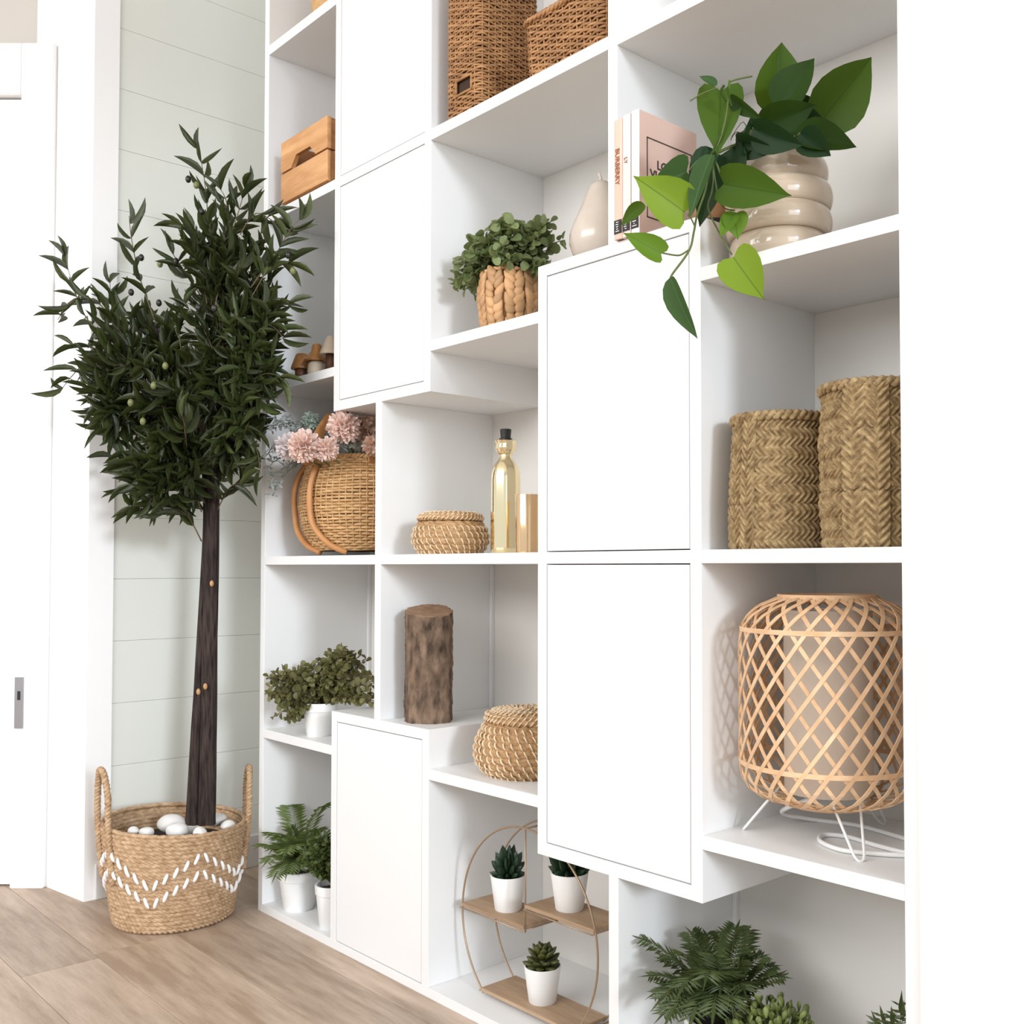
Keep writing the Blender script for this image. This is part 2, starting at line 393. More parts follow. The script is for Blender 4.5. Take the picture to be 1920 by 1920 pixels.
# door wall, set at an angle
E = Vector((-.6845, -.7290, 0)); NN = Vector((.7290, -.6845, 0)); O = Vector((-2.589, -.281, 0))
def ob(s0, s1, d0, d1, z0, z1):
    v = [O+E*s+NN*d+Vector((0, 0, z)) for z in (z0, z1) for d in (d0, d1) for s in (s0, s1)]
    return v, [(0,2,3,1),(4,5,7,6),(0,1,5,4),(2,6,7,3),(0,4,6,2),(1,3,7,5)]
def obx(name, m, boxes, parent=None, bev=0):
    mb = MB()
    for b in boxes: mb.add(*ob(*b))
    o = mb.build(name, m, parent)
    if bev:
        bm = bmesh.new(); bm.from_mesh(o.data); bmesh.ops.recalc_face_normals(bm, faces=bm.faces[:]); bmesh.ops.bevel(bm, geom=bm.edges[:], offset=bev, segments=2, affect='EDGES'); bm.to_mesh(o.data); bm.free()
    return o
struct(obx('wall_door', M_beige, [(.0, 2.6, -.16, -.05, 1.9, 2.6), (.98, 2.6, -.16, -.05, 0, 1.9)]))
# plastered pier between the door and the board wall
pier = [(-2.415, -.255), (-2.415, -.2), (-2.432, -.2), (-2.432, .29), (-2.75, .29), (-2.75, -.24), tuple((O-NN*.06+E*.048)[:2]), tuple((O+E*.048)[:2]), (-2.589, -.281)]
struct(MB().prism(pier, 'Z', 0, 2.6).build('wall_pier', M_white))
struct(obx('trim_1', M_white, [(.0, .0766, -.03, .014, 0, 1.96), (.0766, .98, -.03, .014, 1.838, 1.96), (.90, .98, -.03, .014, 0, 1.838)], bev=.002))
dr = struct(obx('door_1', M_white, [(.079, .898, -.035, -.004, .004, 1.834)], bev=.0015))
M_latch = mat('brushed_steel', (.42, .41, .43), .35, metal=.9)
lp = MB().add(*ob(.050, .069, .013, .018, .365, .482)).build('strike_plate', M_latch); tag(lp, 'steel latch plate low on the white door casing', 'latch plate')
sp = MB().add(*ob(.056, .062, .018, .0195, .43, .45)).build('keyhole', M_black, lp)

# ================================================================== SHELVING UNIT
sh = thing('shelving_unit', 'tall white built-in shelving unit with open cubbies and flush doors', 'shelving', (-1.34, .13, 0))
T = .019
x = dict(x0=(-2.105, -2.086), x2=(-1.8043, -1.7850), x3=(-1.6528, -1.6335), x4=(-1.4997, -1.4803), x6=(-1.1966, -1.1772), x7=(-1.0445, -1.0258), x8=(-.8930, -.8738), x10=(-.5886, -.5696))
DP = .262
zN = (0, .0165); zLM = (.3697, .3879); zF = (.7397, .7574); zE = (1.1098, 1.1280); zB = (1.4805, 1.5000); zA = (1.8507, 1.8717); zTop = (2.2210, 2.2400)
def panel(nm, a, z0, z1, y0=0.0):
    return MB().box(a[0], a[1], y0, DP, z0, z1, .0006).build(nm, M_lam, sh)
def board(x0, x1, zz, nm='shelf_board'):
    return MB().box(x0, x1, 0, DP, zz[0], zz[1], .0006).build(nm, M_lam, sh)
panel('side_panel', x['x0'], 0, 2.24); panel('side_panel', x['x10'], 0, 2.24)
XL, XR = x['x0'][1], x['x10'][0]
for zz in (zN, zF, zB, zTop): board(XL, XR, zz)
e = 0
# lower half
board(XL, x['x2'][0], zLM); board(x['x4'][1], x['x6'][0], zLM); board(x['x8'][1], XR, zLM)
KT = .4552; IB = .3004
panel('divider_panel', x['x2'], zN[1], KT); panel('divider_panel', x['x4'], zN[1], KT)
board(x['x2'][1], x['x4'][0], (KT-.019, KT))
panel('divider_panel', x['x3'], KT, zF[0])
panel('divider_panel', x['x6'], IB, zF[0]); panel('divider_panel', x['x8'], IB, zF[0]); board(x['x6'][1], x['x8'][0], (IB, IB+.0192))
panel('divider_panel', x['x7'], zN[1], IB)
# upper half
DB = 1.0398; GT = 1.1968
board(XL, x['x2'][0], zE); board(x['x4'][1], x['x6'][0], zE); board(x['x8'][1], XR, zE)
panel('divider_panel', x['x2'], DB, zB[0]); panel('divider_panel', x['x4'], DB, zB[0]); board(x['x2'][1], x['x4'][0], (DB, DB+.0195))
panel('divider_panel', x['x3'], zF[1], DB)
panel('divider_panel', x['x6'], zF[1], GT); panel('divider_panel', x['x8'], zF[1], GT); board(x['x6'][1], x['x8'][0], (GT-.0175, GT))
panel('divider_panel', x['x7'], GT, zB[0])
# above
board(XL, x['x2'][0], zA); panel('divider_panel', x['x2'], zB[1], zTop[0]); panel('divider_panel', x['x4'], zB[1], zTop[0]); panel('divider_panel', x['x7'], zB[1], zTop[0])
MB().box(XL, XR, DP, DP+.006, 0, 2.24).build('back_panel', M_back, sh)
G = .0016
def door(a, b, z0, z1):
    MB().box(a[1]+G, b[0]-G, .0008, .0188, z0+G, z1-G, .0008).build('cabinet_door', M_lam, sh)
door(x['x2'], x['x4'], zN[1], KT-.019); door(x['x6'], x['x8'], IB+.0192, zF[0]); door(x['x6'], x['x8'], zF[1], GT-.0175)
door(x['x2'], x['x4'], DB+.0195, zB[0]); door(x['x2'], x['x4'], zB[1], zTop[0])
for a, z0, z1 in ((x['x0'], zLM[1], zF[0]), (x['x3'], KT, zF[0]), (x['x7'], zN[1], zLM[0])):
    MB().box(a[1], a[1]+.008, DP-.008, DP, z0, z1, .001).build('corner_strip', M_lam, sh)

# ================================================================== TREE IN ITS BASKET (front left)
M_rope = mat('seagrass_rope', (.33, .19, .09), .8, var=(.60, .42, .26), scale=75, stretch=(1, 1, 2.2))
M_cord = mat('white_cotton_cord', (.90, .88, .86), .7)
PC = (-2.192, -.146, 0)
tb = thing('planter_basket', 'round rope planter basket with white zigzag stitching standing on the floor', 'basket', PC)
woven('body', tb, PC, [(.0, .104), (.006, .117), (.03, .1215), (.12, .134), (.20, .1415), (.208, .1415)], p_rope(.0090, .0125, .0052), M_rope, 420, 170)
woven('inner_wall', tb, PC, [(.208, .1405), (.200, .1345), (.15, .130)], p_rope(.0088, .0125, -.003), M_rope, 260, 40)
MB().lathe(PC, [(.104, .001), (.118, .008)], 40).build('base', M_rope, tb)
MB().lathe(PC, [(.131, .158), (.06, .163), (.001, .164)], 32, cap0=False).build('soil', M_soil, tb)
def rim_rope(name, c, r, z, tr, m, parent, tw=.016, n=220, amp=.35, rx=None, strands=2):
    v = []; k = 10
    for i in range(n):
        a = 2*PI*i/n; rr = r
        for j in range(k):
            b = 2*PI*j/k; ph = strands*b+a*r/tw*2*PI/1.0
            q = tr*(1-amp+amp*abs(math.cos(ph/2)))
            v.append((c[0]+(rr+q*math.cos(b))*math.cos(a), c[1]+(rr+q*math.cos(b))*math.sin(a), c[2]+z+q*math.sin(b)))
    return mesh_obj(name, v, grid_faces(n, k, True).tolist()+[[(n-1)*k+j, (n-1)*k+(j+1) % k, (j+1) % k, j] for j in range(k)], m, parent, True)
rim_rope('rim', PC, .1405, .209, .0055, M_rope, tb)
def rad(a, r, z, c=PC): return (c[0]+r*math.cos(a), c[1]+r*math.sin(a), c[2]+z)
def braid(pts, r, name, m, parent, pitch=.02, strands=3):
    mb = MB(); P = smooth_path(pts, 10); L = 0
    for s in range(strands):
        q = []; L = 0
        for i, p in enumerate(P):
            if i: L += (P[i]-P[i-1]).length
            t = (P[min(i+1, len(P)-1)]-P[max(i-1, 0)]).normalized(); n = t.cross(Vector((.3, .5, .81))).normalized(); b = t.cross(n)
            a = 2*PI*(L/pitch+s/strands); q.append(p+(n*math.cos(a)+b*math.sin(a))*r*.55)
        mb.tube(q, r*.62, 6)
    return mb.build(name, m, parent, True)
camang = math.atan2(-1.05-PC[1], 0-PC[0])      # direction from the basket towards the room
for sgn in (-1, 1):
    a = camang+sgn*PI/2+(.36 if sgn < 0 else .05)
    d = .22
    pts = [rad(a-d, .139, .10), rad(a-d, .146, .17), rad(a-d, .150, .23), rad(a-d*.95, .150, .28), rad(a-d*.5, .150, .318), rad(a, .150, .327), rad(a+d*.5, .150, .318), rad(a+d*.95, .150, .28), rad(a+d, .150, .23), rad(a+d, .146, .17), rad(a+d, .139, .10)]
    braid(pts, .0062, 'handle', M_rope, tb, .024)
# stitches of the two zigzag bands
def stitch(a0, z0, a1, z1):
    def rr(z): return np.interp(z, [.0, .03, .12, .20], [.118, .1255, .138, .1455])
    p = [rad(a0+(a1-a0)*t, rr(z0+(z1-z0)*t)+.0022*math.sin(PI*t), z0+(z1-z0)*t) for t in (0, .12, .3, .5, .7, .88, 1)]
    return MB().tube(p, [.0016, .0030, .0036, .0036, .0036, .0030, .0016], 8)
half = math.radians(40)
for band, zt, zb in ((0, .166, .102), (1, .128, .064)):
    for seg in range(-3, 6):
        aL = camang+math.radians(-19)+half*(seg-0)       # valleys at even seg
        up = seg % 2 == 0
        for k in range(5):
            t = (k+.5)/5; a = aL+half*t; zc = zb+(zt-zb)*(t if up else 1-t)
            da = .030; dz = .0115
            if up: stitch(a-da, zc-dz, a+da, zc+dz).build('stitch', M_cord, tb, True)
            else: stitch(a-da, zc+dz, a+da, zc-dz).build('stitch', M_cord, tb, True)
# the soft basket sags a little towards the shelving
for ch in tb.children:
    n_ = len(ch.data.vertices); a_ = np.empty(n_*3); ch.data.vertices.foreach_get('co', a_); a_ = a_.reshape(-1, 3)
    lat = np.clip(a_[:, 0]*.6845+a_[:, 1]*.729+.14, 0, .30); a_[:, 2] *= 1-lat*.30; ch.data.vertices.foreach_set('co', a_.reshape(-1)); ch.data.update()
# stones
def pebble(c, rx, ry, rz, rot, label, seed):
    rr = random.Random(seed); mb = MB().ball((0, 0, 0), 1, 18, 12)
    ph = [rr.uniform(0, 6) for _ in range(6)]; v = []
    for p in mb.v:
        p = Vector(p); k = 1+.06*math.sin(3*p.x+ph[0])+.06*math.sin(3*p.y+ph[1])+.05*math.sin(4*p.z+ph[2])
        q = Matrix.Rotation(rot, 3, 'Z') @ Vector((p.x*rx*k, p.y*ry*k, p.z*rz*k)); v.append(q)
    o = mesh_obj('pebble', v, mb.f, M_stone, None, True); o.location = (c[0], c[1], c[2]-.012)
    return tag(o, label, 'stone', 'white stones around the tree trunk')
for i, (c, s, lab) in enumerate([
    ((-2.1955, -0.1517, 0.2053), (.034, .027, .021), 'largest smooth white stone left of the tree trunk'),
    ((-2.1192, -0.1728, 0.2080), (.026, .018, .014), 'white stone lying in front of the largest one by the trunk'),
    ((-2.1708, -0.0668, 0.2026), (.024, .018, .014), 'white stone just right of the tree trunk'),
    ((-2.1146, -0.0653, 0.2008), (.018, .014, .011), 'small white stone furthest right inside the basket rim'),
    ((-2.0668, -0.1463, 0.2097), (.018, .013, .010), 'small white stone in front of the trunk base'),
    ((-2.1517, -0.2220, 0.2072), (.017, .013, .010), 'small white stone second from left inside the rim'),
    ((-2.1695, -0.2411, 0.2105), (.011, .010, .009), 'tiny white stone furthest left inside the rim')]):
    pebble(c, *s, i*.7, lab, i)
for i, (dx, dy) in enumerate([(-.055, .055)]):
    pebble((PC[0]+dx, PC[1]+dy, .172), .026, .022, .013, i, 'white stone low at the back of the basket behind the largest stone', 20+i)
# ---- olive tree
M_bark = mat('dark_trunk_bark', (.010, .007, .0065), .9, var=(.065, .046, .040), scale=130, stretch=(1.6, 1.6, .15), bump=1.0, bscale=160, spec=.2)
M_olive = leafmat('olive_leaf_green', (.020, .032, .008), (.13, .17, .04), .40, sub=.22, objrand=.45, var=(.078, .100, .030), vs=28)
M_fruit = mat('dark_olive_fruit', (.014, .012, .010), .3); M_fruitg = mat('green_olive_fruit', (.16, .17, .06), .35)
tree = thing('olive_tree', 'tall artificial olive tree with dark bare trunk and dense narrow green leaves', 'tree', (PC[0]+.03, PC[1]+.03, .16))
def trunk(pts, rs, ph, name):
    P = smooth_path(pts, 8); rr = np.interp(np.linspace(0, 1, len(P)), np.linspace(0, 1, len(rs)), rs); mb = MB(); v = []; n = 16
    for i, p in enumerate(P):
        for j in range(n):
            a = 2*PI*j/n; k = 1+.10*math.sin(3*a+ph+i*.05)+.06*math.sin(5*a+i*.3+ph); v.append((p.x+rr[i]*k*math.cos(a), p.y+rr[i]*k*math.sin(a), p.z))
    f = grid_faces(len(P), n, True).tolist()
    return mesh_obj(name, v, f, M_bark, tree, True)
trunk([(-2.1351, -0.1015, 0.1943), (-2.1295, -0.1021, 0.3569), (-2.1238, -0.1029, 0.5252), (-2.1181, -0.1036, 0.6935), (-2.1132, -0.1051, 0.8618), (-2.0955, -0.1078, 1.0287), (-2.0629, -0.1093, 1.2030), (-2.0302, -0.1097, 1.3522)], [.0185, .0165, .0150, .0150, .0145, .011, .007, .004], 0, 'trunk')
trunk([(-2.1649, -0.1185, 0.1918), (-2.1554, -0.1151, 0.3552), (-2.1466, -0.1125, 0.5242), (-2.1386, -0.1108, 0.6933), (-2.1313, -0.1099, 0.8623), (-2.1379, -0.1238, 1.0314), (-2.1701, -0.1631, 1.1554), (-2.2067, -0.2061, 1.2568)], [.0160, .0140, .0115, .0095, .008, .007, .006, .004], 2, 'trunk')
M_scar = mat('pale_branch_scar', (.50, .28, .13), .7)
for p in ((-2.1202, -0.1292, 0.4751), (-2.1005, -0.1115, 0.7005), (-2.1121, -0.1180, 0.4860)):
    MB().ball(p, .0045, 8, 6, 1.5).build('branch_scar', M_scar, tree, True)
ov, of = leaf_geo(LANCE, 1, 0, .13, .5)
olive_me = template('leaf', ov, of, M_olive)
leafM = []; twigs = MB()
rt = random.Random(11)
def okp(p):
    if p.x < -2.40 and p.y > -.25: return False
    if p.y > -.012 and p.x > -2.125: return False
    if (p-O).dot(NN) < .03 and p.x < -2.4: return False
    if p.z < 1.02 and (p-Vector(cam.location)).dot(Vector((.6844, .7290, 0))) > -.612: return False
    return True
def leafy_twig(pts, n, size=.055, start=.25, r0=.0016, jitter=1.0, wid=.17):
    P = smooth_path(pts, 5); L = [0]
    for i in range(1, len(P)): L.append(L[-1]+(P[i]-P[i-1]).length)
    if all(okp(p) for p in P): twigs.tube(P, [r0*(1-.6*i/(len(P)-1)) for i in range(len(P))], 4)
    for k in range(n):
        t = start+(1-start)*(k+.5)/n; s = t*L[-1]; i = max(j for j in range(len(P)) if L[j] <= s+1e-9); i = min(i, len(P)-2)
        u = (s-L[i])/max(L[i+1]-L[i], 1e-6); p = P[i].lerp(P[i+1], u); d = (P[i+1]-P[i]).normalized()
        side = d.cross(Vector((rt.uniform(-1, 1), rt.uniform(-1, 1), rt.uniform(-.4, 1)))).normalized()
        for sg in (-1, 1):
            if k == n-1 and sg == 1: side = Vector((0, 0, 0))
            ld = (Vector((0, 0, .22))+d*rt.uniform(.5, 1.1)+side*sg*rt.uniform(.5, 1.3)+Vector((rt.uniform(-.35, .35), rt.uniform(-.35, .35), rt.uniform(-.3, .35)))*jitter).normalized()
            l = size*rt.uniform(.75, 1.15)
            if not okp(p+ld*l): continue
            leafM.append(xf(p, p+ld*l, Vector((rt.uniform(-.5, .5), rt.uniform(-.5, .5), 1)), l*wid*rt.uniform(.8, 1.15), rt.uniform(-.8, .8) if rt.random() < .6 else rt.uniform(2.2, 4.0)))
# twigs that stick out of the crown
for pts, n in [
    ([(-2.0317, -0.1394, 1.3247), (-2.0394, -0.1516, 1.4224), (-2.0429, -0.1588, 1.5093), (-2.0515, -0.1716, 1.5984)], 8),
    ([(-2.0043, -0.1410, 1.3622), (-1.9657, -0.1314, 1.4201), (-1.9293, -0.1248, 1.4927)], 6),
    ([(-2.1790, -0.2056, 1.2520), (-2.2187, -0.2226, 1.3469), (-2.2287, -0.2365, 1.4258), (-2.2315, -0.2415, 1.4765)], 6),
    ([(-2.2462, -0.2464, 1.2117), (-2.2808, -0.2569, 1.2843), (-2.2825, -0.2616, 1.3525)], 5),
    ([(-2.2616, -0.2628, 1.2117), (-2.3163, -0.2938, 1.2615), (-2.3555, -0.3091, 1.3294), (-2.3711, -0.3292, 1.4154)], 7),
    ([(-2.2457, -0.2468, 1.2342), (-2.2934, -0.2856, 1.2988), (-2.3243, -0.3187, 1.3044), (-2.3500, -0.3443, 1.2592)], 6),
    ([(-2.2548, -0.2537, 1.1666), (-2.3174, -0.2928, 1.2047), (-2.3487, -0.3258, 1.1990)], 3),
    ([(-2.2630, -0.2615, 1.1441), (-2.3077, -0.2955, 1.1686), (-2.3315, -0.3198, 1.1403), (-2.3500, -0.3381, 1.1063)], 5),
    ([(-1.9187, -0.1189, 1.2632), (-1.8701, -0.0991, 1.3309), (-1.8348, -0.0785, 1.3900), (-1.8180, -0.0616, 1.4159)], 7),
    ([(-1.9183, -0.1193, 1.2842), (-1.8793, -0.0944, 1.3338), (-1.8418, -0.0685, 1.3205)], 4),
    ([(-1.9272, -0.1254, 1.2002), (-1.8882, -0.1003, 1.2450), (-1.8447, -0.0686, 1.2456)], 5),
    ([(-1.9276, -0.1250, 1.1792), (-1.8854, -0.0958, 1.2084), (-1.8554, -0.0771, 1.1749)], 5),
    ([(-1.9293, -0.1234, 1.0952), (-1.8909, -0.0978, 1.1143), (-1.8605, -0.0795, 1.1000)], 4),
    ([(-1.9400, -0.1322, 1.3924), (-1.9082, -0.1145, 1.4312), (-1.8707, -0.0881, 1.4069)], 5),
    ([(-2.0512, -0.1584, 1.2812), (-2.0796, -0.1913, 1.3464), (-2.0938, -0.2078, 1.3790)], 5),
    ([(-2.0158, -0.1524, 1.3406), (-2.0366, -0.1771, 1.4052), (-2.0622, -0.2048, 1.4159)], 5),
    ([(-1.9736, -0.1386, 1.3881), (-1.9758, -0.1439, 1.4627), (-1.9861, -0.1562, 1.4947)], 5),
    ([(-2.1028, -0.1799, 1.1768), (-2.0855, -0.1932, 1.2378), (-2.0735, -0.1822, 1.2812)], 5),
    ([(-2.1971, -0.1841, 0.9638), (-2.2432, -0.2337, 0.9750), (-2.2705, -0.2622, 0.9638)], 6),
    ([(-2.1700, -0.1834, 0.9394), (-2.2084, -0.2239, 0.9282), (-2.2337, -0.2493, 0.8891)], 6),
    ([(-2.1354, -0.1748, 0.9154), (-2.1661, -0.2067, 0.8932), (-2.1897, -0.2301, 0.8490)], 5),
    ([(-2.1113, -0.1294, 0.7884), (-2.1118, -0.1615, 0.8429), (-2.1243, -0.1898, 0.8534), (-2.1395, -0.2056, 0.8457)], 4),
    ([(-2.1101, -0.1306, 0.8495), (-2.0934, -0.1586, 0.8972), (-2.0884, -0.1831, 0.9120)], 5),
    ([(-2.0775, -0.1107, 0.8545), (-2.0218, -0.1115, 0.8957), (-1.9863, -0.1033, 0.9050)], 5),
    ([(-1.9942, -0.1136, 0.9534), (-1.9610, -0.1066, 0.9300), (-1.9478, -0.0927, 0.9353)], 5),
    ([(-1.9670, -0.1156, 0.9939), (-1.9268, -0.1011, 0.9703), (-1.9128, -0.0986, 0.9167)], 5),
    ([(-1.9319, -0.1108, 1.0758), (-1.9084, -0.0998, 1.0637), (-1.9004, -0.0900, 1.0322)], 4),
    ([(-2.0600, -0.1847, 0.9749), (-2.0037, -0.2142, 1.0203), (-1.9873, -0.2264, 1.0299)], 5)]:
    leafy_twig(pts, n, .060, .2)
cen = Vector((-2.1046, -0.1192, 1.0734)); fwv = Vector((-.729, .684, 0)); rtv = Vector((.6845, .729, 0))
blobs = [(Vector((-1.9983, -0.1142, 1.2192)), .100, .20, .10, 44), (Vector((-2.2226, -0.2190, 1.1554)), .100, .160, .12, 40), (Vector((-2.1061, -0.1492, 1.0537)), .125, .13, .12, 40),
         (Vector((-2.1298, -0.1694, 0.9264)), .115, .095, .10, 34), (Vector((-2.0152, -0.1530, 1.3729)), .07, .07, .06, 11), (Vector((-1.9621, -0.1129, 1.0578)), .05, .13, .07, 20), (Vector((-2.2675, -0.2650, 1.1103)), .045, .12, .08, 14), (Vector((-1.9190, -0.1092, 1.1961)), .050, .13, .05, 20)]
for c, a, b, d, n in blobs:
    for i in range(n):
        th = rt.uniform(0, 2*PI); ph = math.acos(rt.uniform(-1, 1)); rr = rt.uniform(.45, 1.0)**.5
        v = rtv*math.sin(ph)*math.cos(th)*a+Vector((0, 0, 1))*math.cos(ph)*b+fwv*math.sin(ph)*math.sin(th)*d
        tip = c+v*rr; st = c.lerp(cen, .25)+v*rr*.15+Vector((0, 0, -.05)); mid = st.lerp(tip, .55)+Vector((0, 0, .02))
        if not okp(tip): continue
        leafy_twig([st, mid, tip], 7, .056, .30, .0013, 1.6)
sp_ = Vector(cam.location)
leafM.sort(key=lambda M: (M.translation-sp_).length)
step = max(1, len(leafM)//900)
for M in leafM[:300]: inst('leaf', olive_me, M, tree)
merged('foliage', olive_me, leafM[300:], M_olive, tree)
twigs.build('twigs', M_stembrown, tree, True, 'stuff')
fr = MB().ball((0, 0, 0), 1, 10, 8); fd = template('olive', fr.v, fr.f, M_fruit); fg = template('olive', fr.v, fr.f, M_fruitg)
for p, g in [((-2.0469, -0.1926, 1.5171), 0), ((-2.0360, -0.1806, 1.5052), 1), ((-2.1954, -0.2285, 1.3827), 0), ((-2.1092, -0.2231, 1.3518), 1), ((-2.0671, -0.2075, 1.3514), 0), ((-2.1123, -0.2232, 1.2726), 0), ((-1.9605, -0.2062, 1.2379), 0), ((-1.9200, -0.1921, 1.2319), 0), ((-1.8336, -0.0740, 1.3093), 1), ((-1.8394, -0.0813, 1.3403), 0), ((-2.1810, -0.2537, 1.3022), 0), ((-2.0104, -0.1801, 1.4446), 0), ((-2.0265, -0.2429, 1.1290), 1), ((-2.0431, -0.2590, 1.0903), 1), ((-2.0847, -0.2874, 1.0584), 1), ((-2.0689, -0.2691, 1.0217), 1)]:
    inst('olive', fg if g else fd, Matrix.Translation(Vector(p)) @ Matrix.Diagonal((.0058, .0058, .0075, 1)), tree)

# ================================================================== WOODEN CRATE (left column)
M_pine = woodmat('pine_wood', (.80, .46, .22), (.55, .26, .09), .5, 'X', 10, 50)
M_pined = woodmat('pine_end_wood', (.60, .30, .12), (.36, .15, .05), .55, 'Y', 10, 50)
c0 = (-2.035, .004, 1.5)
cr = thing('wooden_crate', 'small slatted pine crate with a cut-out hand hole in the upper slat', 'crate', (-1.938, .1, 1.5))
X0, X1, Y0, Y1 = -2.035, -1.842, .004, .21
MB().box(X0, X1, Y0, Y0+.009, 1.510, 1.5725, .001).build('slat', M_pine, cr)
up = [(X0, 1.5765), (-1.992, 1.5765), (-1.970, 1.599), (-1.912, 1.599), (-1.889, 1.5765), (X1, 1.5765), (X1, 1.641), (X0, 1.641)]
MB().prism(up, 'Y', Y0, Y0+.009).build('slat', M_pine, cr)
for z0, z1 in ((1.510, 1.5725), (1.5765, 1.641)): MB().box(X0, X1, Y1-.009, Y1, z0, z1, .001).build('slat', M_pine, cr)
for xa, xb in ((X0+.001, X0+.010), (X1-.010, X1-.001)):
    for z0, z1 in ((1.508, 1.5725), (1.5765, 1.640)): MB().box(xa, xb, Y0+.0092, Y1-.0092, z0, z1, .001).build('side_board', M_pined, cr)
for xa in (X0+.0105, X1-.0225):
    for ya in (Y0+.0095, Y1-.0215): MB().box(xa, xa+.012, ya, ya+.012, 1.5, 1.636, .001).build('corner_post', M_pined, cr)
MB().box(X0+.011, X1-.011, Y0+.010, Y1-.010, 1.503, 1.509).build('floor_board', M_pined, cr)

# ================================================================== ROUND BASKET (top left)
M_fine = mat('honey_woven_fibre', (.52, .30, .12), .6, var=(.70, .44, .20), scale=40, stretch=(1, 1, 5))
rb = thing('round_basket', 'honey coloured woven basket on the topmost visible shelf of the left column', 'basket', (-1.925, .105, 1.8717))
woven('body', rb, (-1.925, .105, 1.8717), [(0, .066), (.006, .074), (.05, .080), (.14, .086)], p_rope(.005, .02, .0016), M_fine, 260, 150)
MB().lathe((-1.925, .105, 1.8717), [(.066, .001), (.072, .004), (.078, .05), (.083, .138)], 40).build('inner_layer', M_fine, rb, True)

# ================================================================== WOODEN MUSHROOMS
M_mcap = woodmat('brown_mushroom_wood', (.42, .19, .05), (.22, .08, .02), .45, 'Z', 14, 60)
M_mstem = mat('pale_wood_stem', (.46, .36, .26), .6, var=(.58, .47, .36), scale=30)
M_mdark = woodmat('dark_block_wood', (.13, .05, .02), (.05, .02, .01), .6, 'Z', 14, 60)
def mushroom(c, stem, cap, ms, mc, label):
    t = thing('wooden_mushroom', label, 'ornament', c, 'wooden mushrooms on the shelf')
    MB().lathe(c, stem, 28, cap1=True).build('stem', ms, t, True); autosmooth(MB().lathe(c, cap, 32, cap1=True).build('cap', mc, t)); return t
mushroom((-1.973, .022, 1.128), [(.0135, 0), (.0135, .021)], [(.012, .0205), (.0215, .021), (.022, .024), (.012, .052), (.010, .0535)], M_mdark, M_mcap, 'low wooden mushroom with dark stem and flat-topped brown cap, leftmost of three')
mushroom((-1.921, .028, 1.128), [(.018, 0), (.0195, .010), (.018, .024), (.012, .034)], [(.010, .0335), (.024, .030), (.0255, .0335), (.020, .040), (.011, .052), (.0095, .064), (.0075, .0665)], M_mstem, M_mcap, 'wooden mushroom with pale fat stem and tall bell-shaped brown cap, middle one')
mushroom((-1.868, .030, 1.128), [(.011, 0), (.010, .040)], [(.009, .039), (.0215, .037), (.0225, .041), (.014, .062), (.008, .074), (.004, .076)], M_mdark, M_mstem, 'wooden mushroom with pale pointed cap and dark stem beside the white door')

# ================================================================== TALL WICKER BASKETS (above)
M_wick = mat('brown_wicker', (.20, .085, .024), .45, var=(.50, .255, .10), scale=24, stretch=(1, 1, 7))
mg = thing('wicker_magazine_basket', 'tall narrow brown wicker basket with a rectangular hand hole near its base', 'basket', (-1.396, .070, 1.5))
C = (-1.3985, .072, 1.5); hx, hy = .0465, .066
M_dark = mat('basket_gap_shade', (.05, .025, .012), .9)  # near-black brown stands in for the shade behind the weave
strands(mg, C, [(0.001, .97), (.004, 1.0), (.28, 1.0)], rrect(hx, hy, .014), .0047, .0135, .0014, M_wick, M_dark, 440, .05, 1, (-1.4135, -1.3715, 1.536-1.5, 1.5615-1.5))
hb = MB()
for a in [((-1.4135, 1.536), (-1.3715, 1.536)), ((-1.3715, 1.536), (-1.3715, 1.5615)), ((-1.3715, 1.5615), (-1.4135, 1.5615)), ((-1.4135, 1.5615), (-1.4135, 1.536))]:
    hb.tube([(a[0][0], .0045, a[0][1]), (a[1][0], .0045, a[1][1])], .0022, 8)
hb.build('hole_binding', M_wick, mg, True)
MB().box(C[0]-hx+.0035, C[0]+hx-.0035, C[1]-hy+.0035, C[1]+hy-.0035, 1.502, 1.778, .01).build('inner_layer', M_dark, mg)  # added dark block, stands in for the shade inside the basket
wb = thing('wicker_storage_basket', 'low rectangular brown wicker basket with a braided rim beside the tall one', 'basket', (-1.150, .088, 1.5))
C2 = (-1.1495, .090, 1.5)
strands(wb, C2, [(0.001, .94), (.004, .955), (.05, .98), (.092, 1.0)], rrect(.092, .082, .016), .0050, .0150, .0015, M_wick, M_dark, 520, .1, 2)
MB().box(C2[0]-.085, C2[0]+.085, C2[1]-.075, C2[1]+.075, 1.5005, 1.504).build('base', M_wick, wb)
XX, YY, _, _, _ = rrect(.0935, .0835, .016)(np.linspace(0, 2*PI, 64, endpoint=False)); mb = MB()
for ph in range(2):
    pts = []
    for i in range(256):
        a = i/256; q = a*64; j = int(q); u = q-j; px = XX[j]*(1-u)+XX[(j+1) % 64]*u; py = YY[j]*(1-u)+YY[(j+1) % 64]*u
        w = 2*PI*a*34+PI*ph; pts.append((C2[0]+px*(1+.022*math.cos(w)), C2[1]+py*(1+.022*math.cos(w)), C2[2]+.094+.0028*math.sin(w)))
    mb.tube(pts, .0032, 6, closed=True)
mb.build('braided_rim', M_wick, wb, True)

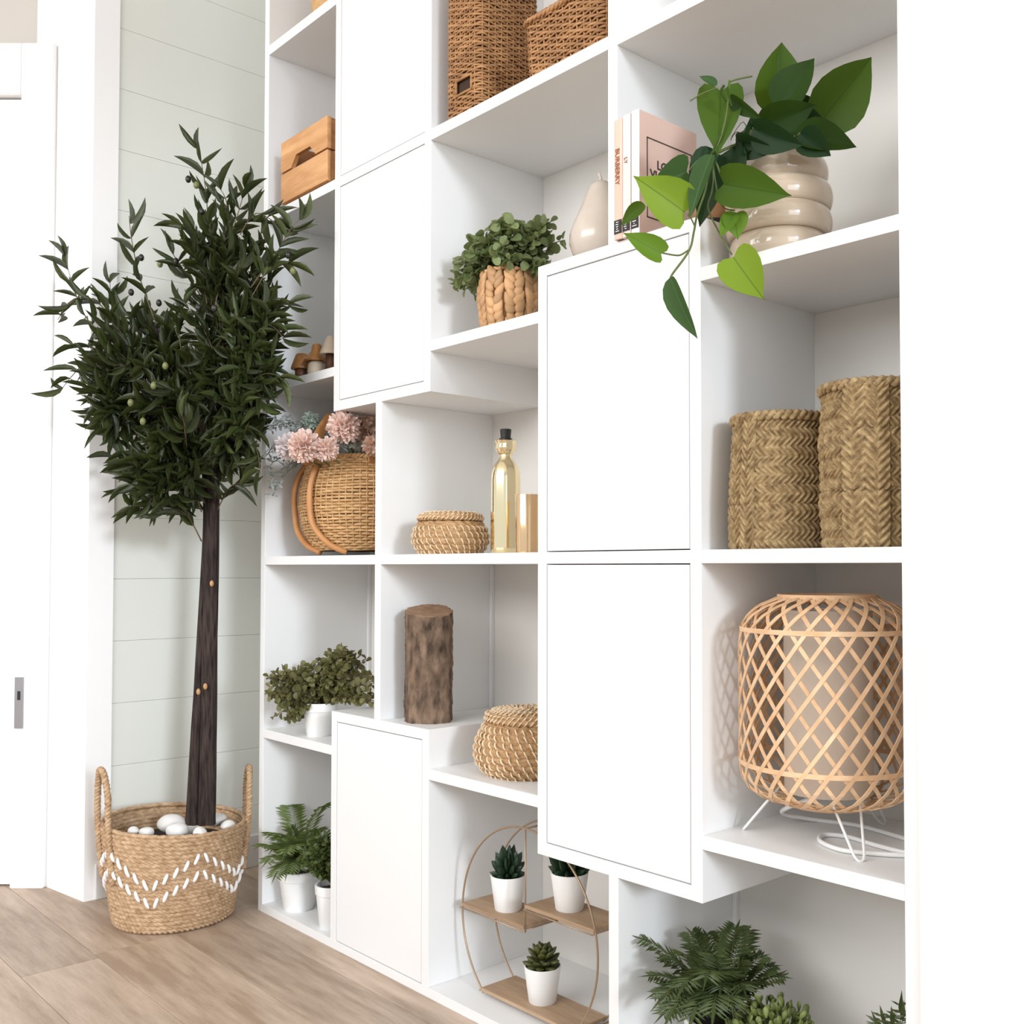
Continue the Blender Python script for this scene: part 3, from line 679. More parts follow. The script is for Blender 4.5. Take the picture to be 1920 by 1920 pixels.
# ================================================================== PICNIC BASKET WITH POMPON FLOWERS
M_pic = mat('golden_wicker', (.42, .225, .08), .45, var=(.66, .41, .19), scale=22, stretch=(1, 1, 7))
M_bent = mat('bentwood_brown', (.46, .20, .07), .4, var=(.58, .28, .10), scale=14)
PB = (-1.903, .131, .7574)
pk = thing('picnic_basket', 'bulging golden wicker basket with bentwood handle bands holding pink flowers', 'basket', PB)
def oval(rx, ry):
    def f(th):
        X, Y = rx*np.cos(th), ry*np.sin(th); nx, ny = np.cos(th)/rx, np.sin(th)/ry; n = np.hypot(nx, ny); return X, Y, nx/n, ny/n, th*(rx+ry)/2
    return f
RX, RY = .160, .124
prof = [(.012, .74), (.018, .80), (.05, .92), (.10, 1.0), (.14, .985), (.18, .90), (.200, .80)]
strands(pk, PB, prof, oval(RX, RY), .0060, .0150, .0016, M_pic, M_dark, 440, .14, 3)
MB().lathe(PB, [(.1, .013), (.1, .0135)], 32, cap1=True, fn=lambda a, z: 1/math.hypot(math.cos(a)/1.1, math.sin(a)/.86)).build('base', M_pic, pk)
rim = MB()
for ph in range(2):
    pts = [(PB[0]+(RX*.80+.003*math.cos(40*a+ph*PI))*math.cos(a), PB[1]+(RY*.80+.003*math.cos(40*a+ph*PI))*math.sin(a), PB[2]+.201+.003*math.sin(40*a+ph*PI)) for a in [2*PI*i/240 for i in range(240)]]
    rim.tube(pts, .0034, 6, closed=True)
rim.build('braided_rim', M_pic, pk, True)
def pkpt(a, z, o=0):
    s = np.interp(z, [p[0] for p in prof], [p[1] for p in prof]); return (PB[0]+(RX*s+o)*math.cos(a), PB[1]+(RY*s+o)*math.sin(a), PB[2]+z)
# two bentwood bands hug the left end of the basket, and one arched handle springs from them
for a in (math.radians(-126), math.radians(-86)):
    pts = [pkpt(a, .196, .006), pkpt(a, .17, .010), pkpt(a, .13, .011), pkpt(a, .08, .011), pkpt(a+.08, .050, .011), pkpt(a+.26, .022, .010), pkpt(a+.50, .0075, .002)]
    MB().tube(smooth_path(pts, 8), .0062, 10).build('bentwood_band', M_bent, pk, True)
for a in (math.radians(26), math.radians(62)):
    pts = [pkpt(a, .196, .006), pkpt(a, .17, .010), pkpt(a, .13, .011), pkpt(a, .08, .011), pkpt(a-.03, .045, .010), pkpt(a-.14, .018, .006)]
    MB().tube(smooth_path(pts, 8), .0062, 10).build('bentwood_band', M_bent, pk, True)
arch = [(-1.8949, -0.0076, 0.9448), (-1.8877, -0.0010, 0.9727), (-1.8767, 0.0093, 1.0050), (-1.8741, 0.0257, 1.0322), (-1.8803, 0.0476, 1.0481), (-1.87, .085, 1.034), (-1.83, .08, 1.015), (-1.790, .075, .985), (-1.775, .075, .945)]
ap = smooth_path(arch, 8); v = []
for p in ap:
    v += [(p.x, p.y-.011, p.z), (p.x, p.y+.011, p.z), (p.x*.985+PB[0]*.015, p.y+.011, p.z-.004), (p.x*.985+PB[0]*.015, p.y-.011, p.z-.004)]
f = [(i*4+k, i*4+(k+1) % 4, i*4+4+(k+1) % 4, i*4+4+k) for i in range(len(ap)-1) for k in range(4)]+[(3, 2, 1, 0), tuple(range(len(v)-4, len(v)))]
mesh_obj('arched_handle', v, f, M_bent, pk)
for a in (math.radians(-86), math.radians(26)): MB().ball(pkpt(a, .190, .006), .009, 10, 8, .7).build('binding_knot', M_pic, pk, True)
M_leafg = leafmat('grey_green_leaf', (.10, .13, .09), (.12, .15, .09), .6, sub=.2)
M_dusty = leafmat('silver_dusty_leaf', (.42, .45, .42), (.3, .33, .3), .8, sub=.25)
pv = template('petal', *leaf_geo([(.15, 0), (.42, .3), (.5, .65), (.38, .9), (.1, 1)], 1, .5, -.25, .5), M_leafg)
def pompon(c, r, col, label, n=170, seed=0):
    rr = random.Random(seed); nm = 'petals_%s' % col[0]
    m = leafmat(nm, col[1], col[2], .7, sub=.3) if nm not in MATS else MATS[nm]
    t = thing('pompon_flower', label, 'flower', c, 'pompon flowers in the picnic basket'); Ms = []
    for i in range(n):
        y = 1-2*(i+.5)/n; a = i*2.39996+rr.uniform(-.2, .2); s = math.sqrt(1-y*y); d = Vector((s*math.cos(a), s*math.sin(a), y)); L = r*rr.uniform(.78, 1.05)
        Ms.append(xf(Vector(c)+d*r*.30, Vector(c)+d*L, Vector((rr.uniform(-1, 1), rr.uniform(-1, 1), rr.uniform(-1, 1))), r*.26, zs=r*.5))
    merged('petals', pv, Ms, m, t)
    MB().ball(c, r*.45, 12, 8).build('flower_heart', m, t, True)
    st = Vector((PB[0]+.2*(c[0]-PB[0]), PB[1]+.1*(c[1]-PB[1]), PB[2]+.12))
    MB().tube([Vector(c), Vector(c).lerp(st, .5)+Vector((0, 0, .01)), st], .0018, 6).build('stem', M_stemgreen, t, True); return t
PK = ('pink', (.95, .78, .70), (.9, .6, .5)); LI = ('lilac', (.86, .80, .80), (.8, .7, .7)); TN = ('rose', (.86, .64, .52), (.75, .5, .36)); GR = ('sage', (.50, .58, .50), (.4, .48, .4))
pompon((-1.8767, -0.0551, 0.9719), .030, LI, 'greyish lilac pompon flower at the far left of the picnic basket', seed=1)
pompon((-1.8346, -0.0467, 0.9711), .034, PK, 'bright pink pompon flower hanging over the left rim of the basket', 240, seed=2)
pompon((-1.8137, -0.0097, 0.9659), .026, PK, 'pink pompon flower low at the rim, half behind its bright neighbour', seed=3)
pompon((-1.7980, 0.0199, 1.0112), .035, PK, 'large pink pompon flower under the arch in the middle of the basket', 240, seed=4)
pompon((-1.8053, 0.0705, 1.0112), .033, TN, 'deeper rose pompon flower at the right beside the panel', seed=5)
pompon((-1.9233, 0.0171, 1.0343), .021, GR, 'small sage green pompon bloom behind the arched handle', 110, seed=6)
pompon((-1.7592, 0.0627, 0.9744), .024, TN, 'rose pompon flower low at the right rim, cut off by the panel', 110, seed=7)
dm = thing('dusty_foliage', 'silver grey lacy foliage trailing out of the left of the picnic basket', 'foliage', (-1.9534, -0.0416, 0.9663))
dl = random.Random(5); Ms = []; st = MB()
dv = template('leaf', *leaf_geo([(.08, 0), (.25, .2), (.12, .35), (.5, .5), (.2, .62), (.3, .8), (.02, 1)], 1, .2, .3, .2), M_dusty)
for tip in ((-1.9714, -0.0481, 1.0165), (-1.9661, -0.0550, 0.9663), (-1.9676, -0.0551, 0.9283), (-1.9660, -0.0521, 0.8957), (-1.9614, -0.0379, 1.0274), (-1.9520, -0.0131, 1.0233), (-1.9611, -0.0463, 0.8794), (-1.8112, 0.0220, 0.9724), (-1.7932, 0.0413, 0.9682), (-1.7666, 0.0552, 0.9639), (-1.8176, 0.0439, 0.9854)):
    tip = Vector(tip); b = Vector((PB[0]+.2*(tip.x-PB[0]), .09, .93)) if tip.z > .93 else Vector((-1.99, .05, .95))
    P = cubic(b, b+Vector((0, 0, .03)), tip+Vector((.01, 0, .04)), tip, 10); st.tube(P, .0011, 4)
    for i in range(2, 11):
        for s in range(3):
            d = Vector((dl.uniform(-1, 1), dl.uniform(-1, 1), dl.uniform(-.6, 1))).normalized(); Ms.append(xf(P[i], P[i]+d*dl.uniform(.012, .02), Vector((dl.uniform(-1, 1), dl.uniform(-1, 1), 1)), .011))
Ms = [M for M in Ms if M.translation.x > -2.075 or M.translation.y < -.0]
merged('leaves', dv, Ms, M_dusty, dm); st.build('stems', M_dusty, dm, True, 'stuff')

# ================================================================== LIDDED SEAGRASS BASKETS
M_sea = mat('seagrass_coil', (.28, .145, .055), .65, var=(.56, .35, .17), scale=110, stretch=(1, 1, 3))
M_sti = mat('pale_palm_stitch', (.80, .62, .42), .6)
def lidbasket(c, k, prof, lidr, lidz, label, nst, ps, seed):
    t = thing('lidded_seagrass_basket', label, 'basket', c, 'lidded seagrass baskets')
    woven('body', t, c, prof, p_rope(ps, .020, .0040*k), M_sea, 300, int(prof[-1][0]/ps*9))
    zs = [p[0] for p in prof]; rs = [p[1] for p in prof]; L = np.concatenate([[0], np.cumsum(np.hypot(np.diff(zs), np.diff(rs)))])
    nrow = int(L[-1]/ps); mb = MB(); rr = random.Random(seed)
    for r in range(nrow):
        for j in range(nst):
            a0 = 2*PI*j/nst-r*.62*2*PI/nst/1.4+rr.uniform(-.02, .02); q = []
            for u in (0, .25, .5, .75, 1):
                l = (r+u+.0)*ps; z = float(np.interp(l, L, zs)); ra = float(np.interp(l, L, rs)); b = math.sin(PI*u)*.0040*k+.0008; a = a0-(u-.5)*.45*2*PI/nst
                dz = float(np.interp(l+.001, L, rs)-ra)*1000; n = Vector((1, -dz)).normalized()
                q.append((c[0]+(ra+b*n.x)*math.cos(a), c[1]+(ra+b*n.x)*math.sin(a), c[2]+z+b*n.y))
            mb.tube(q, .00125*k, 4)
    mb.build('stitching', M_sti, t, True, 'stuff')
    lid = [(lidz, lidr*1.0), (lidz+.005*k, lidr*1.03), (lidz+.011*k, lidr*.99), (lidz+.0135*k, lidr*.85), (lidz+.0145*k, lidr*.55), (lidz+.0150*k, .004)]
    lo = woven('lid', t, c, lid, p_rope(ps*.8, .03, .0018*k), M_sea, 260, 110)
    mb = MB(); zs = [p[0] for p in lid]; rs = [p[1] for p in lid]; L = np.concatenate([[0], np.cumsum(np.hypot(np.diff(zs), np.diff(rs)))]); pl = ps*.8
    for r in range(int(L[-1]/pl)):
        ra0 = float(np.interp((r+.5)*pl, L, rs)); ns = max(5, int(nst*ra0/lidr*1.25))
        for j in range(ns):
            a0 = 2*PI*j/ns+r*.4; q = []
            for u in (0, .5, 1):
                l = (r+u)*pl; z = float(np.interp(l, L, zs)); ra = float(np.interp(l, L, rs)); b = math.sin(PI*u)*.0022*k+.0005; a = a0+(u-.5)*.8*2*PI/ns
                top = ra < lidr*.9; q.append((c[0]+(ra+(0 if top else b))*math.cos(a), c[1]+(ra+(0 if top else b))*math.sin(a), c[2]+z+(b if top else 0)))
            mb.tube(q, .0012*k, 4)
    mb.build('stitching', M_sti, lo, True, 'stuff')
    MB().lathe(c, [(rs0 := prof[0][1]*.97, .0008), (rs0, .002)], 32, cap1=True).build('base', M_sea, t)
lidbasket((-1.518, .073, .7574), 1.0, [(0, .050), (.006, .057), (.022, .0655), (.032, .066), (.045, .0625), (.056, .056), (.059, .054)], .0565, .060, 'small squat lidded seagrass basket beside the gold bottle', 34, .0112, 1)
lidbasket((-1.3400, .108, .3879), 1.25, [(0, .066), (.006, .076), (.024, .0885), (.040, .0905), (.058, .0865), (.078, .076), (.086, .070)], .0725, .0875, 'larger lidded seagrass basket on the low shelf beside the white door', 38, .0120, 2)

# ================================================================== GOLD BOTTLE AND CUP
bt = thing('gold_bottle', 'mirror-gold glass bottle with scalloped collar and black stopper', 'bottle', (-1.3954, .10, .7574))
bc = (-1.3954, .10, .7574)
autosmooth(MB().lathe(bc, [(.0225, 0), (.0252, .003), (.0256, .012), (.0256, .128), (.0250, .140), (.0215, .152), (.0150, .161), (.0112, .166), (.0106, .174)], 48, fn=lambda a, z: 1+.012*math.cos(9*a)).build('body', M_gold, bt), 50)
col = MB().lathe(bc, [(.0108, .172), (.0135, .175), (.0175, .181), (.0182, .186), (.0165, .190), (.0172, .193), (.0190, .1965), (.0150, .198)], 64, fn=lambda a, z: 1+.05*math.cos(10*a), cap1=True); autosmooth(col.build('scalloped_collar', M_gold, bt), 60)
MB().lathe(bc, [(.0115, .198), (.0115, .2005), (.0088, .2015), (.0092, .208), (.0100, .2155), (.0090, .217)], 32, cap1=True).build('stopper', M_black, bt)
ct = thing('gold_cup', 'small warm gold fluted cup standing in front of the gold bottle', 'cup', (-1.2893, .06, .7574))
cc = (-1.2893, .06, .7574)
autosmooth(MB().lathe(cc, [(.0165, 0), (.0185, .001), (.0186, .004), (.0205, .094), (.0200, .0955), (.0190, .094), (.0172, .008), (.001, .006)], 72, fn=lambda a, z: 1+.05*abs(math.cos(7*a))).build('body', M_gold2, ct), 35)

# ================================================================== PEAR, BOOKS, SMALL POT (on the tall cabinet)
M_pear = mat('cream_glazed_pear', (.60, .51, .42), .22, var=(.66, .58, .50), scale=30, coat=.5)
pr = thing('ceramic_pear', 'large glazed cream ceramic pear with a short stalk', 'ornament', (-1.119, .058, 1.1968)); pc = (-1.119, .058, 1.1968)
MB().lathe(pc, [(.018, 0), (.030, .003), (.042, .014), (.0475, .030), (.0470, .044), (.041, .062), (.031, .084), (.0235, .102), (.0185, .116), (.012, .125), (.004, .1275)], 40, cap1=True).build('body', M_pear, pr, True)
MB().tube(smooth_path([(pc[0], pc[1], pc[2]+.125), (pc[0]+.001, pc[1], pc[2]+.132), (pc[0]-.003, pc[1], pc[2]+.1405)], 4), [.0028]*4+[.0022]*5, 8).build('stalk', M_pear, pr, True)
M_page = mat('book_pages', (.82, .79, .72), .8)
def textmesh(s, size, Mx, m, parent, name='lettering'):
    cu = bpy.data.curves.new('t', 'FONT'); cu.body = s; cu.size = size; cu.extrude = .02*size; cu.offset = .018*size; cu.align_x = 'LEFT'
    o = bpy.data.objects.new('t', cu); me = bpy.data.meshes.new_from_object(o); bpy.data.objects.remove(o); bpy.data.curves.remove(cu)
    me.materials.append(m); return inst(name, me, Mx, parent)
M_ink = mat('dark_print', (.05, .03, .025), .6); M_inkb = mat('brown_print', (.33, .13, .06), .6)
books = [(-1.0250, -1.0092, 1.3675, (.84, .55, .44), 'thin salmon pink book with a brown lettered spine, leftmost of three'),
         (-1.0086, -.9934, 1.3690, (.88, .74, .70), 'pale pink book standing between the salmon and the framed cover book'),
         (-.9918, -.9767, 1.3700, (.93, .87, .84), 'pink book with a white spine and black framed title on its cover')]
for i, (xa, xb, zt, cl, lab) in enumerate(books):
    b = thing('book', lab, 'book', ((xa+xb)/2, .05, 1.1968), 'books beside the pear')
    m = mat('book_cloth_%d' % i, cl, .6, bump=.05, bscale=400); zb, y0, y1 = 1.1969, -.008, .116
    mc = mat('book_cover_pink', (.76, .53, .45), .6, bump=.05, bscale=400) if i == 2 else m
    MB().box(xa, xa+.0018, y0+.0015, y1, zb, zt, .0004).build('cover', mc, b); MB().box(xb-.0018, xb, y0+.0015, y1, zb, zt, .0004).build('cover', mc, b)
    sp = MB().prism([(xa, y0+.0014), (xa+.003, y0), (xb-.003, y0), (xb, y0+.0014)], 'Z', zb, zt).build('spine', m, b)
    MB().box(xa+.002, xb-.002, y0+.002, y1-.003, zb+.002, zt-.003).build('pages', M_page, b)
    MB().box(xa+.001, xb-.001, y0-.0006, y0+.0006, 1.2045, 1.2240).build('spine_label', M_black, b)
    rr = random.Random(i); mk = MB()
    for k in range(5):
        zc = 1.2075+.0032*k; wv = rr.uniform(.0012, .0042); mk.box((xa+xb)/2-wv, (xa+xb)/2+wv*rr.uniform(.2, 1), y0-.0010, y0-.0005, zc, zc+.0011)
    mk.build('label_marks', M_cord, b)
    # spine lettering runs down the spine
    def spineM(zstart, off): return Matrix(((0, 1, 0, (xa+xb)/2-off), (0, 0, -1, y0-.0006), (-1, 0, 0, zstart), (0, 0, 0, 1))) 
    if i == 0: textmesh('BURBERRY', .0110, spineM(1.3262, .0040), M_inkb, b)
    if i == 1: textmesh('LY', .0085, spineM(1.3090, .003), M_inkb, b)
    if i == 2:
        fr = MB(); X = xb+.0002
        for (ya, yb, za, zc) in ((.0084, .1044, 1.3340, 1.3356), (.0084, .1044, 1.2220, 1.2236), (.0084, .0100, 1.2220, 1.3356), (.1028, .1044, 1.2220, 1.3356)): fr.box(X-.0002, X+.0004, ya, yb, za, zc)
        fr.build('cover_frame', M_ink, b)
        def cov(ya, z): return Matrix(((0, 0, 1, X+.0002), (1, 0, 0, ya), (0, 1, 0, z), (0, 0, 0, 1)))
        textmesh('LOUIS', .0175, cov(.0290, 1.2950), M_ink, b); textmesh('VUITTON', .0175, cov(.0150, 1.2795), M_ink, b)
M_brown = mat('brown_clay', (.26, .13, .06), .45, var=(.36, .19, .09), scale=25)
bp_ = thing('small_brown_pot', 'small round brown pot on the cabinet top behind the trailing vine', 'pot', (-.906, .062, 1.1968)); q = (-.906, .062, 1.1968)
MB().lathe(q, [(.020, 0), (.026, .004), (.031, .022), (.031, .045), (.026, .060), (.021, .066), (.018, .066), (.022, .055), (.025, .03), (.001, .01)], 36).build('body', M_brown, bp_, True)
MB().lathe(q, [(.0265, .0004), (.0285, .004), (.0300, .009), (.0300, .0095)], 36, cap1=True).build('base_shade', M_black, bp_, True)  # black ring paints the dark shadow at the foot of the pot

# ================================================================== WATER HYACINTH POT
M_hy = mat('water_hyacinth', (.40, .20, .075), .55, var=(.66, .40, .20), scale=90, stretch=(1, 1, .4), objrand=.22)
M_hyd = mat('hyacinth_core', (.16, .075, .025), .9)
HC = (-1.347, .068, 1.128)
hp = thing('hyacinth_pot', 'plump pot woven from chunky water hyacinth leaves', 'pot', HC)
hprof = [(.0, .038), (.012, .043), (.045, .049), (.075, .049), (.100, .043)]
MB().lathe(HC, [(r, z) for z, r in hprof]+[(.037, .100), (.037, .09), (.001, .088)], 36).build('core', M_hyd, hp, True)
bl = MB().ball((0, 0, 0), 1, 8, 6); blm = template('leaf_strand', [(v_[0]*(1-.45*v_[2]), v_[1]*(1-.3*v_[2]), v_[2]) for v_ in bl.v], bl.f, M_hy)
rh = random.Random(4); NC = 18
for cix in range(NC):
    for r in range(8):
        z = .008+r*.0127+(cix % 2)*.004; a = 2*PI*(cix+rh.uniform(-.1, .1))/NC+(.08 if r % 2 else -.08)*0
        ra = float(np.interp(z, [p[0] for p in hprof], [p[1] for p in hprof]))+.0012
        if z > .1: continue
        out = Vector((math.cos(a), math.sin(a), 0)); tg = Vector((-math.sin(a), math.cos(a), 0)); up_ = Vector((0, 0, 1)); tl = (.5 if cix % 2 else -.5)+rh.uniform(-.12, .12)
        ax = (up_*math.cos(tl)+tg*math.sin(tl)); sd = ax.cross(out)
        w, h, d = .0074*rh.uniform(.85, 1.2), .0120*rh.uniform(.9, 1.2), .0052*rh.uniform(.8, 1.3); p = Vector(HC)+out*ra+up_*z
        inst('leaf_strand', blm, Matrix(((sd.x*w, out.x*d, ax.x*h, p.x), (sd.y*w, out.y*d, ax.y*h, p.y), (sd.z*w, out.z*d, ax.z*h, p.z), (0, 0, 0, 1))), hp)
rim_rope('rim', HC, .0425, .1005, .0042, M_hy, hp, .012)

# ================================================================== LEAFY BUSHES
def bush(name, label, cat, root, blobs, leafmesh, mstem, size, n, stemr=.0009, per=7, wid=.9, seed=1, group=None, check=None, parts=0, trail=0):
    t = thing(name, label, cat, root, group); rr = random.Random(seed); Ms = []; st = MB(); b0 = Vector(root)
    for c, (a, b, d), frac in blobs:
        c = Vector(c)
        for i in range(int(n*frac)):
            th = rr.uniform(0, 2*PI); ph = math.acos(rr.uniform(-1, 1)); v_ = Vector((math.sin(ph)*math.cos(th)*a, math.sin(ph)*math.sin(th)*d, math.cos(ph)*b))
            tip = c+v_*rr.uniform(.55, 1)**.6
            if check and not check(tip): continue
            P = cubic(b0, b0.lerp(tip, .3)+Vector((0, 0, .02)), b0.lerp(tip, .75)+Vector((0, 0, .015)), tip, 8); st.tube(P, stemr, 3)
            for k in range(per):
                tt = .35+.65*(k+.5)/per; j = min(int(tt*8), 7); u = tt*8-j; p = P[j].lerp(P[j+1], u); dd = (P[j+1]-P[j]).normalized()
                sd = dd.cross(Vector((rr.uniform(-1, 1), rr.uniform(-1, 1), rr.uniform(-1, 1)))).normalized()
                for sg in (-1, 1):
                    ld = (dd*rr.uniform(.2, .8)+sd*sg).normalized(); l = size*rr.uniform(.7, 1.2)*(1.15-.45*tt)
                    if check and not check(p+ld*l): continue
                    Ms.append(xf(p+ld*l*.15, p+ld*l*1.15, Vector((rr.uniform(-.6, .6), rr.uniform(-1, .3), rr.uniform(.2, 1))), l*wid, rr.uniform(-.5, .5)))
    Ms.sort(key=lambda M: (M.translation-sp_).length)
    for M in Ms[:parts]: inst('leaf', leafmesh, M, t)
    if len(Ms) > parts: merged('foliage', leafmesh, Ms[parts:], leafmesh.materials[0], t)
    st.build('stems', mstem, t, True, 'stuff'); return t
M_sage = leafmat('sage_round_leaf', (.19, .235, .095), (.28, .34, .12), .55, sub=.25, objrand=.3)
M_euc = leafmat('olive_euc_leaf', (.17, .165, .060), (.24, .24, .08), .5, sub=.2, objrand=.35)
M_bush = leafmat('bush_leaf', (.095, .135, .030), (.18, .25, .05), .5, sub=.25, objrand=.3)
round_me = template('leaf', *leaf_geo(ROUND, 1, .5, .1, .2), M_sage)
euc_me = template('leaf', *leaf_geo(ROUND, 1, .5, .1, .2), M_euc)
bush_me = template('leaf', *leaf_geo(ROUND, 1, .5, .1, .2), M_bush)
bush('round_leaf_plant', 'sage green round-leaved plant growing out of the hyacinth pot', 'plant', (HC[0], HC[1], HC[2]+.095),
     [((-1.345, .055, 1.265), (.085, .050, .064), .78), ((-1.412, .035, 1.235), (.052, .030, .045), .24), ((-1.268, .080, 1.262), (.040, .050, .05), .24)], round_me, M_stemgreen, .0200, 66, wid=.98, parts=300,
     check=lambda p: -1.478 < p.x < -1.215 and .0 < p.y < .25 and p.z < 1.345)
# eucalyptus in white pot
def flowerpot(c, r0, r1, h, rimh, m, label, name='flower_pot', group=None, soil=True):
    t = thing(name, label, 'pot', c, group)
    pf = [(r0*.96, 0), (r0, .0015), (r0+(r1-r0)*.85, h-rimh), (r1*.99, h-rimh), (r1*1.02, h-rimh+.001), (r1*1.05, h-.001), (r1*1.03, h), (r1*.93, h), (r1*.90, h-.012)] if rimh else [(r0*.96, 0), (r0, .0015), (r1, h-.001), (r1*.985, h), (r1*.93, h), (r1*.90, h-.012)]
    autosmooth(MB().lathe(c, pf, 48).build('body', m, t), 35)
    if soil: MB().lathe(c, [(r1*.91, h-.012), (r1*.5, h-.009), (.0005, h-.008)], 32, cap0=False).build('soil', M_soil, t)
    return t
EC = (-1.932, .048, .3879)
flowerpot(EC, .0270, .0345, .068, .018, M_potwhite, 'white rimmed flower pot under the bushy eucalyptus, left of the low cabinet')
bush('eucalyptus_plant', 'bushy olive green eucalyptus spreading over its white pot', 'plant', (EC[0], EC[1], EC[2]+.060),
     [((-1.955, .050, .492), (.085, .055, .055), .42), ((-1.885, .075, .520), (.070, .050, .050), .36), ((-1.985, .030, .452), (.060, .045, .035), .16), ((-1.9426, -0.0256, 0.4950), (.050, .040, .050), .24), ((-1.9473, -0.0286, 0.4464), (.035, .030, .030), .10), ((-1.8816, 0.0668, 0.5419), (.060, .040, .025), .12), ((-1.80, .070, .490), (.060, .040, .035), .14)], euc_me, M_stembrown, .0165, 110, wid=.85, seed=4, parts=300,
     check=lambda p: -2.075 < p.x < -1.665 and -.07 < p.y < .25 and p.z > .40)

# ================================================================== LOG
M_barkl = mat('rough_log_bark', (.030, .018, .011), .95, var=(.25, .165, .11), scale=75, stretch=(1, 1, .45), detail=9, bump=1.0, bscale=90)
M_cut = woodmat('cut_log_wood', (.36, .22, .13), (.20, .115, .065), .7, 'Z', 20, 90)
LC = (-1.5645, .060, .4552)
lg = thing('wood_log', 'upright cut log with rough bark standing on the low white cabinet', 'log', LC)
rl_ = random.Random(8); v = []; n = 56; zs = np.linspace(0, 1, 46)
ph = [rl_.uniform(0, 6) for _ in range(8)]
for t in zs:
    for j in range(n):
        a = 2*PI*j/n; rr = .0425+.0016*math.sin(3*a+ph[0])+.0012*math.sin(7*a+ph[1]+t*2)+.0010*math.sin(17*a+ph[2]+t*9)+.0007*math.sin(31*a+t*25+ph[3])+rl_.uniform(-.0007, .0007)
        if -2.2 < ((a+PI) % (2*PI))-PI < -.9: rr *= .97
        x_, y_ = rr*math.cos(a), rr*math.sin(a); top = .200-.24*(x_*.816-y_*.578); v.append((LC[0]+x_*(1+.02*t), LC[1]+y_, LC[2]+t*top))
mesh_obj('bark', v, grid_faces(46, n, True), M_barkl, lg, True)
cv = [v[45*n+j] for j in range(n)]; cc_ = (LC[0], LC[1], LC[2]+.200)
ci = [tuple(cc_[k]+(p[k]-cc_[k])*.93 for k in range(3)) for p in cv]; ci = [(p[0], p[1], p[2]+.0008) for p in ci]
MB().add(cv+ci+[cc_], [(j, (j+1) % n, n+(j+1) % n, n+j) for j in range(n)]+[(n+j, n+(j+1) % n, 2*n) for j in range(n)]).build('cut_face', M_cut, lg)

# ================================================================== ROUND WIRE SHELF WITH SUCCULENTS
M_ply = woodmat('thin_oak_board', (.50, .345, .22), (.34, .22, .13), .5, 'X', 14, 70)
hs_ = thing('round_wire_shelf', 'double ring brass wire stand carrying three thin wooden shelves', 'wire shelf', (-1.283, .085, .0165))
hc, hr = (-1.2830, .1480), .1660
for y in (.050, .120):
    a0 = math.asin((.0215-hc[1])/hr); pts = [(hc[0]+hr*math.cos(a), y, hc[1]+hr*math.sin(a)) for a in [a0+(PI-2*a0)*i/72 for i in range(73)]]
    MB().tube(pts, .0017, 8).build('ring', M_wire, hs_, True)
    MB().tube([(hc[0], y, hc[1]+hr), (hc[0], y, .148)], .0013, 8).build('upright', M_wire, hs_, True)
for y0, y1, xx_, zz_ in ((.05, .12, hc[0], hc[1]+hr), (.05, .12, hc[0]-.118, .0225), (.05, .12, hc[0]+.118, .0225)):
    MB().tube([(xx_, y0, zz_), (xx_, y1, zz_)], .0016, 8).build('cross_wire', M_wire, hs_, True)
for xa, xb, z in ((-1.4480, -1.2845, .1530), (-1.2815, -1.1225, .1880), (-1.3940, -1.1710, .0240)):
    MB().box(xa, xb, .0465, .1235, z, z+.0055, .0005).build('wooden_shelf', M_ply, hs_)
    if z > .1:
        for y in (.0445, .1255): MB().tube([(xa, y, z-.002), (xb, y, z-.002)], .0014, 8).build('shelf_wire', M_wire, hs_, True)
        for xq in (xa+.001, xb-.001): MB().tube([(xq, .0445, z-.002), (xq, .1255, z-.002)], .0014, 8).build('shelf_wire', M_wire, hs_, True)
M_succ = leafmat('dark_succulent', (.018, .045, .020), (.04, .08, .03), .4, sub=.1, objrand=.35)
M_succ2 = leafmat('olive_succulent', (.075, .085, .018), (.10, .12, .03), .4, sub=.1, objrand=.25)
def fatleaf(nm, m, wide):
    v = []; st = [(0, .25), (.25, .75 if not wide else .6), (.55, 1.0), (.8, .62 if not wide else .85), (.92, .28 if not wide else .45), (1, .02)]
    for y, w in st:
        for j in range(6):
            a = 2*PI*j/6; v.append((.5*w*math.cos(a), y, (.12 if wide else .22)*w*math.sin(a)+.12*y*y))
    return template(nm, v, [(i*6+j, i*6+(j+1) % 6, i*6+6+(j+1) % 6, i*6+6+j) for i in range(5) for j in range(6)]+[(5, 4, 3, 2, 1, 0)], m)
sm1 = fatleaf('leaf', M_succ, False); sm2 = fatleaf('leaf', M_succ2, True)
def succulent(c, label, me, rings, seed):
    t = thing('succulent', label, 'succulent', c, 'succulents on the round wire shelf'); rr = random.Random(seed)
    MB().lathe((c[0], c[1], c[2]-.004), [(.005, 0), (.004, rings[-1][3])], 8, cap1=True).build('stem', M_stemgreen, t, True)
    for i, (n, L, el, z, w) in enumerate(rings):
        for k in range(n):
            a = 2*PI*(k+.5*(i % 2))/n+rr.uniform(-.15, .15); e = math.radians(el+rr.uniform(-6, 6)); b = Vector((c[0], c[1], c[2]+z))+Vector((math.cos(a), math.sin(a), 0))*.003
            d = Vector((math.cos(a)*math.cos(e), math.sin(a)*math.cos(e), math.sin(e))); inst('leaf', me, xf(b, b+d*L*rr.uniform(.9, 1.1), Vector((-math.cos(a)*.3, -math.sin(a)*.3, 1)), w), t)
sp1 = [(8, .027, 12, .001, .0082), (8, .033, 30, .005, .0082), (7, .037, 48, .008, .0080), (5, .040, 64, .010, .0078), (3, .042, 80, .011, .007)]
